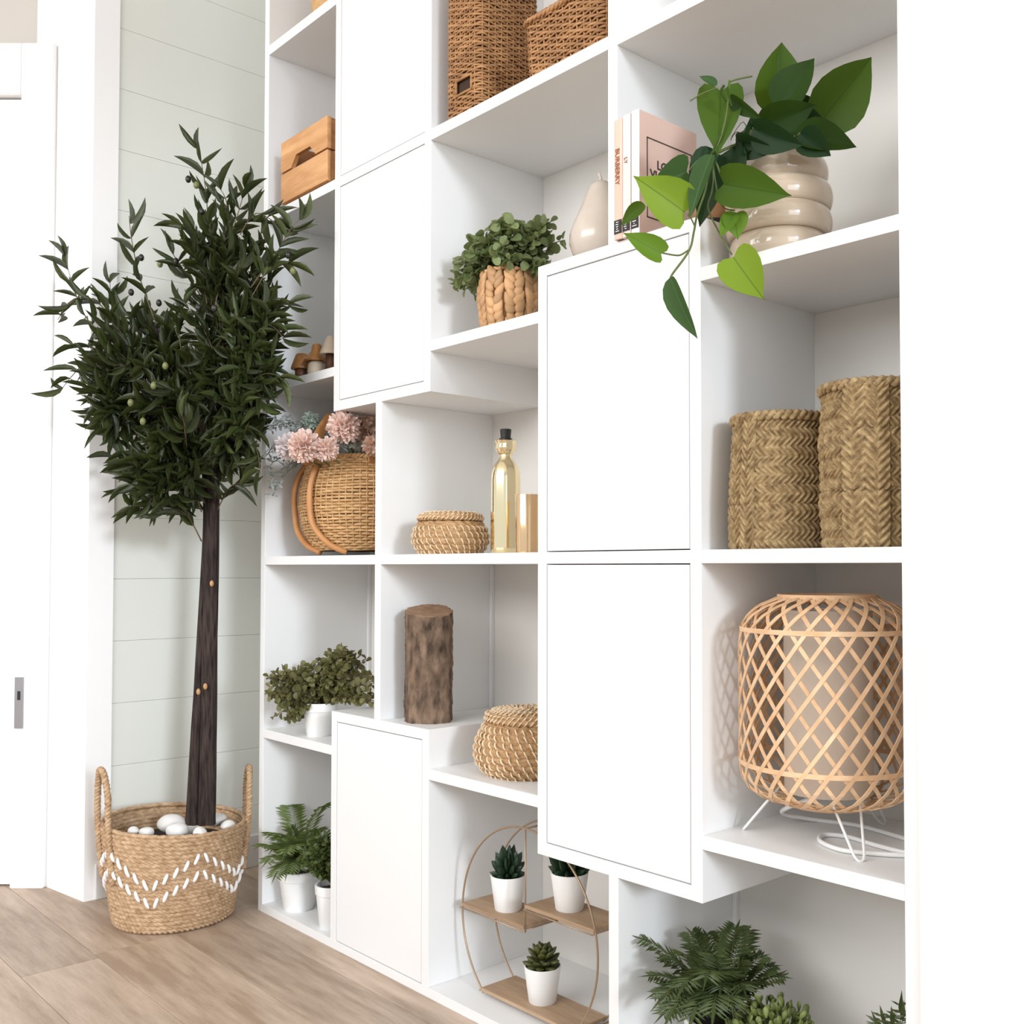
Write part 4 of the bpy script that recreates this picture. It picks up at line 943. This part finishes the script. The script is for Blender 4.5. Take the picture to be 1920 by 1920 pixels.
sp2 = [(8, .029, 4, .002, .016), (8, .028, 18, .007, .016), (7, .026, 34, .013, .015), (6, .023, 52, .018, .013), (4, .018, 72, .023, .011)]
for px_, me, rg, lab, sd, lw in [((-1.366, .083, .1585), sm1, sp1, 'white pot on the upper left wooden shelf of the wire stand', 1, 'dark spiky succulent in the pot on the upper left wire shelf'),
                             ((-1.2175, .086, .1935), sm1, [(a, b*1.25, c_, d, e_) for a, b, c_, d, e_ in sp1], 'white pot on the upper right wooden shelf, partly under the white cabinet', 2, 'dark succulent in the upper right pot, its top hidden by the cabinet'),
                             ((-1.2820, .086, .0295), sm2, sp2, 'white pot on the lowest wooden shelf of the wire stand', 3, 'olive green rosette succulent in the pot on the lowest wire shelf')]:
    flowerpot(px_, .0225, .0300, .058, 0, M_potw, lab, 'succulent_pot', 'small white succulent pots')
    succulent((px_[0], px_[1], px_[2]+.053), lw, me, rg, sd)

# ================================================================== FERNS
M_fern = leafmat('fern_green', (.105, .155, .040), (.20, .28, .06), .5, sub=.3, var=(.16, .20, .06))
M_fernd = leafmat('dark_fern_green', (.050, .082, .022), (.12, .17, .04), .5, sub=.25, var=(.12, .15, .05))
def frond(base, tip, lift, wid, m, parent, nl=16, seed=0, tipl=.16):
    rr = random.Random(seed); b = Vector(base); t = Vector(tip); L = (t-b).length
    P = cubic(b, b.lerp(t, .25)+Vector((0, 0, lift)), b.lerp(t, .7)+Vector((0, 0, lift)), t, 24); mb = MB(); mb.tube(P, [.0010*(1-.7*i/24) for i in range(25)], 4)
    for i in range(nl):
        u = .22+.72*i/nl; j = min(int(u*24), 23); p = P[j]; d = (P[j+1]-P[j]).normalized(); up_ = Vector((0, 0, 1))
        sd = d.cross(up_); sd = sd.normalized() if sd.length > .2 else d.cross(Vector((.7, -.7, 0))).normalized(); n = sd.cross(d)
        w = wid*math.sin(PI*min(1, (.12+.88*(1-i/nl))**.9*.62+.08))*rr.uniform(.85, 1.1)
        for s in (-1, 1):
            dd = (sd*s+d*.55+n*rr.uniform(-.15, .1)-up_*.12).normalized(); q = p+dd*w; h = d*w*.12; mm = p.lerp(q, .45)
            mb.add([p-h*.3, mm-h+n*.001, q, mm+h+n*.001, p+h*.5, mm+n*-.0015], [(0, 1, 5), (1, 2, 5), (2, 3, 5), (3, 4, 5)])
    e_ = P[-1]; d = (P[-1]-P[-3]).normalized(); sd = d.cross(Vector((0, 0, 1))); sd = sd.normalized() if sd.length > .1 else Vector((1, 0, 0)); l = L*tipl
    mb.add([P[19]-sd*.002, P[21]-sd*l*.13, e_+d*l*.35, P[21]+sd*l*.13, P[19]+sd*.002], [(0, 1, 2), (0, 2, 4), (2, 3, 4)])
    return mb.build('frond', m, parent)
# lower left cubby
F1 = (-2.010, .045, .0165)
flowerpot(F1, .0315, .0415, .082, .020, M_potwhite, 'white rimmed pot holding the leaning fern in the lowest left cubby')
f1 = thing('potted_fern', 'light green fern leaning out of the lowest left cubby', 'fern', (F1[0], F1[1], F1[2]+.072))
fb = (F1[0], F1[1], F1[2]+.072)
for i, (tp, lf) in enumerate([((-1.9726, -0.0736, 0.1708), .035), ((-1.9537, -0.0667, 0.1362), .04), ((-1.9654, -0.0521, 0.1896), .05), ((-1.9509, -0.0362, 0.1788), .05), ((-2.0238, 0.0320, 0.1839), .03), ((-2.0905, 0.0622, 0.2129), .06), ((-1.9495, 0.0800, 0.2336), .06), ((-1.9505, -0.0473, 0.1012), .04), ((-1.9321, -0.0279, 0.1065), .05), ((-1.9327, 0.0135, 0.1518), .05), ((-1.9365, 0.0518, 0.1876), .05), ((-2.0245, 0.0763, 0.1558), .04), ((-1.9810, -0.0380, 0.1518), .05), ((-1.9227, -0.0036, 0.1143), .04), ((-1.9200, -0.0172, 0.1601), .05), ((-1.9164, -0.0423, 0.1550), .05)]):
    frond(fb, tp, lf, .036, M_fern, f1, 17, i)
F2 = (-1.862, .040, .0165)
flowerpot(F2, .0270, .0345, .085, .019, M_potwhite, 'white rimmed pot right beside the fern pot in the lowest left cubby, near the door')
bush('small_bush', 'dense small-leaved green bush beside the fern in the lowest left cubby', 'plant', (F2[0], F2[1], F2[2]+.075),
     [((-1.872, .035, .160), (.055, .045, .060), 1)], bush_me, M_stemgreen, .0135, 120, wid=.7, seed=9, check=lambda p: p.x < -1.808 and -.03 < p.y < .25)
# lower right cubby
F3 = (-.925, .105, .0165)
flowerpot(F3, .042, .052, .095, .022, M_potwhite, 'white pot of the big dark fern in the lowest right cubby')
f3 = thing('potted_fern', 'big dark green fern filling the lowest right cubby', 'fern', (F3[0], F3[1], F3[2]+.085)); fb = (F3[0], F3[1], F3[2]+.080)
for i, (tp, lf) in enumerate([((-1.0228, 0.0301, 0.2139), .03), ((-0.9955, 0.0172, 0.1692), .03), ((-0.9773, 0.0082, 0.1480), .04), ((-0.9909, 0.1080, 0.2133), .03), ((-0.9881, 0.1406, 0.2040), .03), ((-0.9407, 0.1611, 0.2225), .03), ((-0.9427, 0.1887, 0.2094), .03), ((-0.8894, 0.1586, 0.1913), .03), ((-0.8724, 0.1625, 0.1802), .03), ((-0.8447, 0.1483, 0.1749), .03), ((-0.9663, 0.0179, 0.1989), .04), ((-0.9353, 0.0210, 0.2137), .04), ((-0.9327, -0.0037, 0.1716), .04), ((-0.9080, 0.0217, 0.1928), .04), ((-0.9138, 0.0735, 0.2062), .03), ((-0.8790, 0.0527, 0.1928), .04), ((-0.9028, 0.1298, 0.1876), .03), ((-0.9149, -0.0132, 0.1519), .04), ((-0.8844, 0.0043, 0.1631), .05), ((-0.9431, -0.0132, 0.1327), .04), ((-0.8626, 0.1003, 0.1706), .03), ((-0.8716, 0.0321, 0.1728), .05), ((-0.9578, 0.0577, 0.1619), .04), ((-0.9315, -0.0311, 0.1589), .05), ((-0.9021, -0.0432, 0.1477), .06), ((-0.8680, -0.0362, 0.1499), .06), ((-0.8472, -0.0143, 0.1566), .06), ((-0.8412, 0.0211, 0.1614), .05), ((-0.8726, 0.0009, 0.1948), .06), ((-0.8897, -0.0315, 0.1852), .06), ((-0.8477, 0.0575, 0.1728), .05)]):
    frond(fb, tp, lf, .036, M_fernd, f3, 17, 40+i)
M_fleshy = leafmat('pale_fleshy_leaf', (.19, .235, .065), (.22, .30, .08), .4, sub=.2, objrand=.3)
fleshy = fatleaf('leaf', M_fleshy, True)
F4 = (-.815, .072, .0165)
flowerpot(F4, .036, .044, .080, .02, M_potwhite, 'white pot of the low fleshy plant in front of the big fern')
f4 = thing('fleshy_plant', 'low dome of pale green fleshy leaves in front of the big fern', 'plant', (F4[0], F4[1], F4[2]+.07)); rr = random.Random(12); cdm = Vector((F4[0], F4[1], .100)); smb = MB()
for i in range(300):
    y = 1-1.05*(i+.5)/300; a = i*2.39996; s = math.sqrt(max(0, 1-y*y)); d = Vector((s*math.cos(a), s*math.sin(a), y*1.05)); r_ = .060*rr.uniform(.80, 1.08); p = cdm+d*r_
    dd = (d+Vector((rr.uniform(-.6, .6), rr.uniform(-.6, .6), rr.uniform(-.2, .7)))).normalized(); inst('leaf', fleshy, xf(p, p+dd*.0135*rr.uniform(.8, 1.2), -d, .0095), f4); 
    if i % 5 == 0: smb.tube([cdm, p], .0009, 3)
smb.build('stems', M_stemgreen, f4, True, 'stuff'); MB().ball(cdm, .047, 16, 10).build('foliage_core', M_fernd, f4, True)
F5 = (-.6480, .085, .0165)
flowerpot(F5, .036, .044, .080, .02, M_potwhite, 'white pot of the fern at the far right beside the side panel')
f5 = thing('potted_fern', 'green fern at the right edge of the lowest right cubby, mostly cut off', 'fern', (F5[0], F5[1], F5[2]+.07)); fb = (F5[0], F5[1], F5[2]+.068)
for i, tp in enumerate([(-0.6486, 0.0339, 0.2193), (-0.6422, 0.0405, 0.2248), (-0.6363, 0.0757, 0.2319), (-0.6244, 0.0592, 0.2297), (-0.6285, 0.0403, 0.2279), (-0.6286, 0.0262, 0.2140), (-0.6452, 0.0086, 0.2110)]): frond(fb, tp, .02, .022, M_fernd, f5, 13, 80+i)

# ================================================================== CERAMIC POT, PHILODENDRON AND TRAILING VINE
M_cer = mat('glossy_cream_ceramic', (.53, .41, .30), .13, var=(.60, .48, .36), scale=25, coat=.8)
CP = (-.7990, .0690, 1.128)
cp = thing('bubble_pot', 'glossy cream ceramic pot shaped like stacked bulging rings', 'pot', CP)
pf = [(.045, 0), (.055, .001)]
for k in range(4):
    z0 = .002+k*.0325; R_ = (.064, .0695, .0700, .0640)[k]
    for i in range(9):
        t = i/8; pf.append((R_-.0052+.0052*math.sin(PI*t)**.7, z0+.0325*t))
pf += [(.052, .1345), (.047, .1350), (.044, .131), (.046, .11)]
autosmooth(MB().lathe(CP, pf, 72, fn=lambda a, z: 1+.006*math.sin(2*a+z*60)).build('body', M_cer, cp), 60)
MB().lathe(CP, [(.049, .116), (.02, .119), (.0005, .1195)], 32, cap0=False).build('soil', M_soil, cp)
def leafm(nm, c, b, v, rough=.45, var=None):
    m = leafmat(nm, c, b, rough+.12, vein=v, sub=.28, var=var); m.node_tree.nodes['Principled BSDF'].inputs['Specular IOR Level'].default_value = .22; return m
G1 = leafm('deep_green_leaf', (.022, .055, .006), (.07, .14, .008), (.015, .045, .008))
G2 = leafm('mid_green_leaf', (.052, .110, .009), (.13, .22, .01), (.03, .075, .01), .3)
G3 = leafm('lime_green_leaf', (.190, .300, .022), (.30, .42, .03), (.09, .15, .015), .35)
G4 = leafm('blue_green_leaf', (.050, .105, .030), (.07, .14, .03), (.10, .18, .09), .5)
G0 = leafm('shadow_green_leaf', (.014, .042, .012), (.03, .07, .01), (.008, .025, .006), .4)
G5 = leafm('bright_green_leaf', (.105, .205, .018), (.20, .33, .02), (.05, .10, .01), .35)
hv = {}
def biglet(parent, base, tip, w, m, roll=0, shape='H', cup=.25, droop=.12, fold=.25, nm='leaf', tilt=(0, 0, 0)):
    key = (m.name, shape, cup, droop, fold)
    if key not in hv: hv[key] = template(nm, *leaf_geo(HEART if shape == 'H' else OVATE if shape == 'O' else LANCE, 4, cup, droop, fold), m)
    b, t = Vector(base), Vector(tip); nrm = (Vector(cam.location)-b).normalized()+Vector(tilt)
    o = inst(nm, hv[key], xf(b, t, nrm, w, roll), parent); return o
ph_ = thing('philodendron', 'broad-leaved dark green plant growing from the cream ceramic pot', 'plant', (CP[0], CP[1], CP[2]+.118)); pb = Vector((CP[0], CP[1], CP[2]+.118))
mm_ = .00069
for i, (b, t, w, m, ro, sh) in enumerate([
    ((-0.7996, 0.0621, 1.3265), (-0.7722, 0.0442, 1.4061), .068, G2, .25, 'O'),
    ((-0.7655, 0.0260, 1.3108), (-0.7244, 0.0382, 1.3681), .052, G1, -.45, 'O'),
    ((-0.7459, 0.0766, 1.2971), (-0.6781, 0.1020, 1.3723), .074, G2, .15, 'O'),
    ((-0.7792, -0.0023, 1.2864), (-0.7174, 0.0338, 1.3009), .050, G1, .3, 'O'),
    ((-0.7361, 0.0154, 1.2648), (-0.6780, 0.0632, 1.2509), .042, G1, -.5, 'O'),
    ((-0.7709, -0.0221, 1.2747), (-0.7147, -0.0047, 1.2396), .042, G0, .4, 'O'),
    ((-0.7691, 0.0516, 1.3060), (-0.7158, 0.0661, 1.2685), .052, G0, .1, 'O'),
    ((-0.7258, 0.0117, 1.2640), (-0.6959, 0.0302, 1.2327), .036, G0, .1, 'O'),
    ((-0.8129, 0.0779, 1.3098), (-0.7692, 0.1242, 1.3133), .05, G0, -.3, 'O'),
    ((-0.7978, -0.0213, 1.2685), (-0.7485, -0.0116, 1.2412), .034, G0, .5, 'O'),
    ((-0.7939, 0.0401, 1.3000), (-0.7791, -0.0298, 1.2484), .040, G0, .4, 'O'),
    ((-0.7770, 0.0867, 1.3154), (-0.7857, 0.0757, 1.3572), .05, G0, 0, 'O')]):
    biglet(ph_, b, t, w, m, ro, sh, .3, .10, .3)
    MB().tube(cubic(pb+Vector((.004*math.cos(i), .004*math.sin(i), 0)), pb+Vector((0, 0, .02)), Vector(b).lerp(pb, .3)+Vector((0, 0, .01)), b, 8), .0013, 6).build('stem', M_stemgreen, ph_, True)
M_moss = mat('mossy_root_ball', (.10, .11, .03), .9, var=(.05, .04, .015), scale=120, bump=1, bscale=150)
mo = Vector((-0.7985, 0.0068, 1.2767)); MB().ball(mo, .017, 12, 8, .7).build('root_ball', M_moss, ph_, True)
for i in range(7):
    a = i*.9; MB().tube(smooth_path([mo, mo+Vector((.014*math.cos(a), -.008, .018*math.sin(a)+.004)), mo+Vector((.022*math.cos(a+.8), -.012, .006*math.sin(a)))], 4), .0006, 4).build('aerial_root', M_stembrown, ph_, True)
vn = thing('trailing_vine', 'heart-leaved trailing vine hanging in front of the shelf edge', 'vine', (-0.7911, -0.0140, 1.2645))
J0 = (-0.8125, -0.0506, 1.2445)
for nm, pts, r_ in [('stem', [(-0.7902, 0.0013, 1.2726), (-0.8026, -0.0260, 1.2598), J0], .0019),
    ('stem', [J0, (-0.8178, -0.0547, 1.2062), (-0.8229, -0.0661, 1.1715), (-0.8233, -0.0728, 1.1468), (-0.8278, -0.0767, 1.1239), (-0.8418, -0.0905, 1.0963), (-0.8442, -0.0928, 1.0898)], .0014),
    ('stem', [(-0.8278, -0.0767, 1.1252), (-0.8351, -0.0842, 1.1186), (-0.8414, -0.0909, 1.1186), (-0.8508, -0.1010, 1.1212)], .0011),
    ('stem', [J0, (-0.8053, -0.0564, 1.2157), (-0.8071, -0.0575, 1.1960), (-0.8106, -0.0604, 1.1763), (-0.8035, -0.0518, 1.1501), (-0.7858, -0.0462, 1.1163)], .0012),
    ('stem', [J0, (-0.8019, -0.0533, 1.2288), (-0.7928, -0.0575, 1.2119)], .0013),
    ('stem', [J0, (-0.7990, -0.0515, 1.2602), (-0.7930, -0.0464, 1.2911), (-0.7897, -0.0441, 1.3238), (-0.7877, -0.0424, 1.3324), (-0.7765, -0.0163, 1.3430)], .0011),
    ('stem', [J0, (-0.8175, -0.0702, 1.2353), (-0.8258, -0.0785, 1.2222)], .0010),
    ('stem', [(-0.7898, -0.0439, 1.3153), (-0.7779, -0.0308, 1.3042)], .0009),
    ('stem', [(-0.8000, -0.0551, 1.3238), (-0.8122, -0.0679, 1.3173), (-0.8232, -0.0792, 1.3081)], .0009),
    ('stem', [J0, (-0.8068, -0.0422, 1.1864), (-0.7944, -0.0285, 1.1765)], .0010),
    ('stem', [(-0.8236, -0.0704, 1.1540), (-0.8252, -0.0755, 1.1632), (-0.8278, -0.0785, 1.1684)], .0010),
    ('young_shoot', [(-0.8022, -0.0683, 1.2314), (-0.7943, -0.0678, 1.2457), (-0.7855, -0.0663, 1.2598)], .0012),
    ('young_shoot', [(-0.7865, -0.0545, 1.3030), (-0.7876, -0.0634, 1.3124), (-0.7817, -0.0646, 1.3179)], .0016),
    ('young_shoot', [(-0.7822, -0.0496, 1.2965), (-0.7814, -0.0567, 1.3105), (-0.7771, -0.0600, 1.3243)], .0014)]:
    MB().tube(smooth_path(pts, 6), r_, 6).build(nm, M_stemgreen if 'young' not in nm else G5, vn, True)
for b, t, w, m, ro, sh in [
    ((-0.8094, -0.0361, 1.3297), (-0.7953, -0.0614, 1.2431), .058, G2, .05, 'H'),
    ((-0.7899, -0.0439, 1.3140), (-0.7593, -0.0246, 1.2796), .020, G1, .6, 'O'),
    ((-0.8004, -0.0556, 1.3271), (-0.8145, -0.0712, 1.3402), .012, G4, .6, 'O'),
    ((-0.8212, -0.0880, 1.2171), (-0.8376, -0.1336, 1.1903), .048, G4, -.25, 'H'),
    ((-0.8175, -0.0965, 1.1643), (-0.8441, -0.1556, 1.2019), .058, G3, .25, 'H'),
    ((-0.7908, -0.0782, 1.2320), (-0.8028, -0.1098, 1.1549), .026, G4, .55, 'O'),
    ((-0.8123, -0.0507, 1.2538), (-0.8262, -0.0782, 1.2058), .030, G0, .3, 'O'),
    ((-0.7850, -0.0633, 1.1985), (-0.7175, -0.0198, 1.1778), .052, G2, -.05, 'H'),
    ((-0.7821, -0.0443, 1.1677), (-0.7889, -0.0649, 1.1372), .022, G5, .5, 'O'),
    ((-0.7830, -0.0452, 1.1651), (-0.7739, -0.0489, 1.1333), .032, G5, -.2, 'H'),
    ((-0.8512, -0.1015, 1.1199), (-0.8752, -0.1426, 1.1442), .031, G5, .3, 'H'),
    ((-0.7784, -0.0527, 1.1100), (-0.7491, -0.0339, 1.0571), .054, G3, .1, 'H'),
    ((-0.8442, -0.0928, 1.0911), (-0.8209, -0.0794, 1.0128), .032, G4, .7, 'O'),
    ((-0.8779, -0.1034, 1.1885), (-0.8989, -0.1247, 1.1632), .020, G2, .5, 'O'),
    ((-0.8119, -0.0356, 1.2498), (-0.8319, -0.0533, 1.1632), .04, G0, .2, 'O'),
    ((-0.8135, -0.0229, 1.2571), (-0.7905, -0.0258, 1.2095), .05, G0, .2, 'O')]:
    biglet(vn, b, t, w, m, ro, sh, .25, .12, .12)

# ================================================================== ESPARTO BASKETS
M_esp = mat('plaited_esparto', (.17, .10, .038), .8, var=(.46, .33, .165), scale=120, stretch=(1, 1, 1), bump=.3, bscale=400)
def esparto(c, r, h, label, straps, bands, prof, seed):
    t = thing('esparto_basket', label, 'basket', c, 'plaited esparto baskets')
    def dsp(S, Z):
        a = p_herr(.0118, .0078, .0042, False, 1.5)(S, Z); wob = .0015*np.sin(S*60+seed)*np.sin(Z*80); return a+wob
    woven('body', t, c, prof, dsp, M_esp, 460, int(h/.0009), rough=.0006, seed=seed)
    for (ad, wd) in straps:
        def dv_(S, Z): 
            q = (S-S.min())/(S.max()-S.min()); cl = np.floor(q*4); fr = q*4-cl; sg = np.where(cl % 2 == 0, 1, -1)
            return .0044*(.5+.5*np.cos(2*PI*(Z/.0095+sg*(fr-.5)*1.5)))**.6*(.35+.65*np.sqrt(np.clip(1-(2*fr-1)**2, 0, 1)))-.004*(np.abs(2*q-1) > .985)
        woven('plaited_strap', t, c, [(z, rr+.0042) for z, rr in prof], dv_, M_esp, 80, int(h/.0009), t0=ad-wd, t1=ad+wd, rough=.0006, seed=seed+3)
    woven('inner_wall', t, c, [(h, prof[-1][1]-.001), (h*.5, prof[-1][1]-.004)], p_herr(.0118, .0078, -.002), M_esp, 120, 40)
    mb = MB(); rr_ = prof[-1][1]+.001
    for s in range(3):
        pts = []
        for i in range(300):
            a = 2*PI*i/300; w = a*13+2*PI*s/3; pts.append((c[0]+(rr_+.0038*math.cos(w))*math.cos(a), c[1]+(rr_+.0038*math.cos(w))*math.sin(a), c[2]+h+.0036*math.sin(2*w)))
        mb.tube(pts, .0038, 6, closed=True)
    mb.build('braided_rim', M_esp, t, True)
    MB().lathe(c, [(prof[0][1]*.95, .0005), (prof[0][1]*.95, .002)], 32, cap1=True).build('base', M_esp, t); return t
ca = lambda c: math.atan2(-1.05-c[1], -c[0])
E1 = (-.8030, .0750, .7574); E2 = (-.6610, .0700, .7574)
esparto(E1, .064, .168, 'shorter plaited esparto grass basket with a narrow strap on its left', [(ca(E1)-math.radians(46), .30)], 3,
        [(0, .0600), (.006, .0635), (.05, .0640), (.056, .0625), (.062, .0635), (.105, .0615), (.112, .0598), (.118, .0605), (.160, .0575), (.168, .0570)], 1)
esparto(E2, .064, .190, 'taller plaited esparto grass basket with a broad plaited band in front', [(ca(E2)-math.radians(10), .42)], 3,
        [(0, .0590), (.006, .0610), (.06, .0630), (.066, .0600), (.072, .0625), (.13, .0640), (.137, .0605), (.143, .0620), (.182, .0605), (.190, .0600)], 2)

# ================================================================== BAMBOO LAMP
M_bam = mat('split_bamboo', (.66, .40, .21), .45, var=(.80, .55, .34), scale=40, objrand=.1)
M_shade = leafmat('lamp_paper', (.86, .74, .62), (.7, .58, .46), .8, sub=.3)
LP = (-.7555, .110, .3879)
lp_ = thing('bamboo_lamp', 'table lamp with a bulging woven bamboo lattice shade on white hairpin legs', 'lamp', LP)
LR = .1130
lprof = [(.055, .049), (.070, .050), (.088, .055), (.102, .064), (.1105, .078), (LR, .095), (LR, .12), (LR, .2), (LR, .250), (.1105, .270), (.102, .285), (.088, .297), (.072, .304), (.064, .3075)]
rs_ = np.array([p[0] for p in lprof]); zs_ = np.array([p[1] for p in lprof]); LL = np.concatenate([[0], np.cumsum(np.hypot(np.diff(rs_), np.diff(zs_)))])
def lpt(l, off=0):
    r_ = float(np.interp(l, LL, rs_)); z_ = float(np.interp(l, LL, zs_)); dr_ = float(np.interp(l+.002, LL, rs_)-np.interp(l-.002, LL, rs_)); dz_ = float(np.interp(l+.002, LL, zs_)-np.interp(l-.002, LL, zs_)); ln = math.hypot(dr_, dz_)
    return r_+off*dz_/ln, z_-off*dr_/ln
NS = 24
for dirn in (1, -1):
    v = []; f = []; K = 44; tot = 2.05
    for i in range(K+1):
        l = LL[-1]*i/K; a = dirn*tot*(i/K-.5)
        for off, sd in ((.0008*dirn-.0006, -1), (.0008*dirn-.0006, 1), (.0008*dirn+.0006, 1), (.0008*dirn+.0006, -1)):
            r_, z_ = lpt(l, off); w = .0030*sd/max(r_, .03)
            v.append((r_*math.cos(a+w), r_*math.sin(a+w), z_))
    for i in range(K):
        for k in range(4): f.append((i*4+k, i*4+(k+1) % 4, i*4+4+(k+1) % 4, i*4+4+k))
    f += [(3, 2, 1, 0), tuple(range(len(v)-4, len(v)))]
    me = template('bamboo_strip', v, f, M_bam, False)
    for k in range(NS): inst('bamboo_strip', me, Matrix.Translation(LP) @ Matrix.Rotation(2*PI*k/NS, 4, 'Z'), lp_)
def hoop(z, r_, h, t_, nm='hoop'):
    MB().lathe(LP, [(r_, z-h/2), (r_+t_, z-h/2), (r_+t_, z+h/2), (r_, z+h/2), (r_, z-h/2)], 72, cap0=False).build(nm, M_bam, lp_, False)
hoop(.2675, .1112, .006, .0014); hoop(.0985, .1128, .006, .0014); hoop(.308, .060, .008, .004, 'top_ring'); hoop(.048, .052, .008, .004, 'bottom_ring')
MB().lathe(LP, [(.0560, .060), (.0560, .292), (.0550, .292), (.0550, .060), (.0560, .060)], 56, cap0=False).build('inner_shade', M_shade, lp_, True)
MB().lathe(LP, [(.0545, .061), (.0545, .066), (.02, .066), (.02, .10), (.012, .104)], 32, cap1=True).build('lamp_holder', M_wwire, lp_, True)
for ad in (-155, -38, 83):
    a = math.radians(ad); f0 = Vector((LP[0]+.110*math.cos(a), LP[1]+.110*math.sin(a), LP[2]+.0018)); tg = Vector((-math.sin(a), math.cos(a), 0)); tp = Vector((LP[0]+.066*math.cos(a), LP[1]+.066*math.sin(a), LP[2]+.056))
    up6 = (tp-f0)*.1; pts = [tp-tg*.017, f0-tg*.0065+up6, f0-tg*.003, f0+tg*.003, f0+tg*.0065+up6, tp+tg*.017]
    MB().tube([pts[0], pts[0].lerp(pts[1], .5)]+smooth_path(pts[1:5], 4)+[pts[4].lerp(pts[5], .5), pts[5]], .0018, 8).build('hairpin_leg', M_wwire, lp_, True)
def z0(p, z=.3915): return (p[0], p[1], z)
cd = [(LP[0], LP[1], .3879+.056), (-.800, .105, .425), (-.838, .125, .403), (-.815, .165, .3915), (-.760, .180, .3915), (-.700, .170, .3915), (-.640, .150, .3915), (-.610, .120, .3915), (-.640, .105, .3915), (-.690, .110, .3915), (-.735, .120, .3915), (-.760, .105, .3915), (-.745, .075, .3915), (-.705, .060, .3915), (-.670, .075, .3915), (-.640, .095, .3915), (-.605, .13, .3915), (-.596, .20, .3915)]
MB().tube(smooth_path(cd, 7), .0030, 8).build('power_cord', M_wwire, lp_, True)
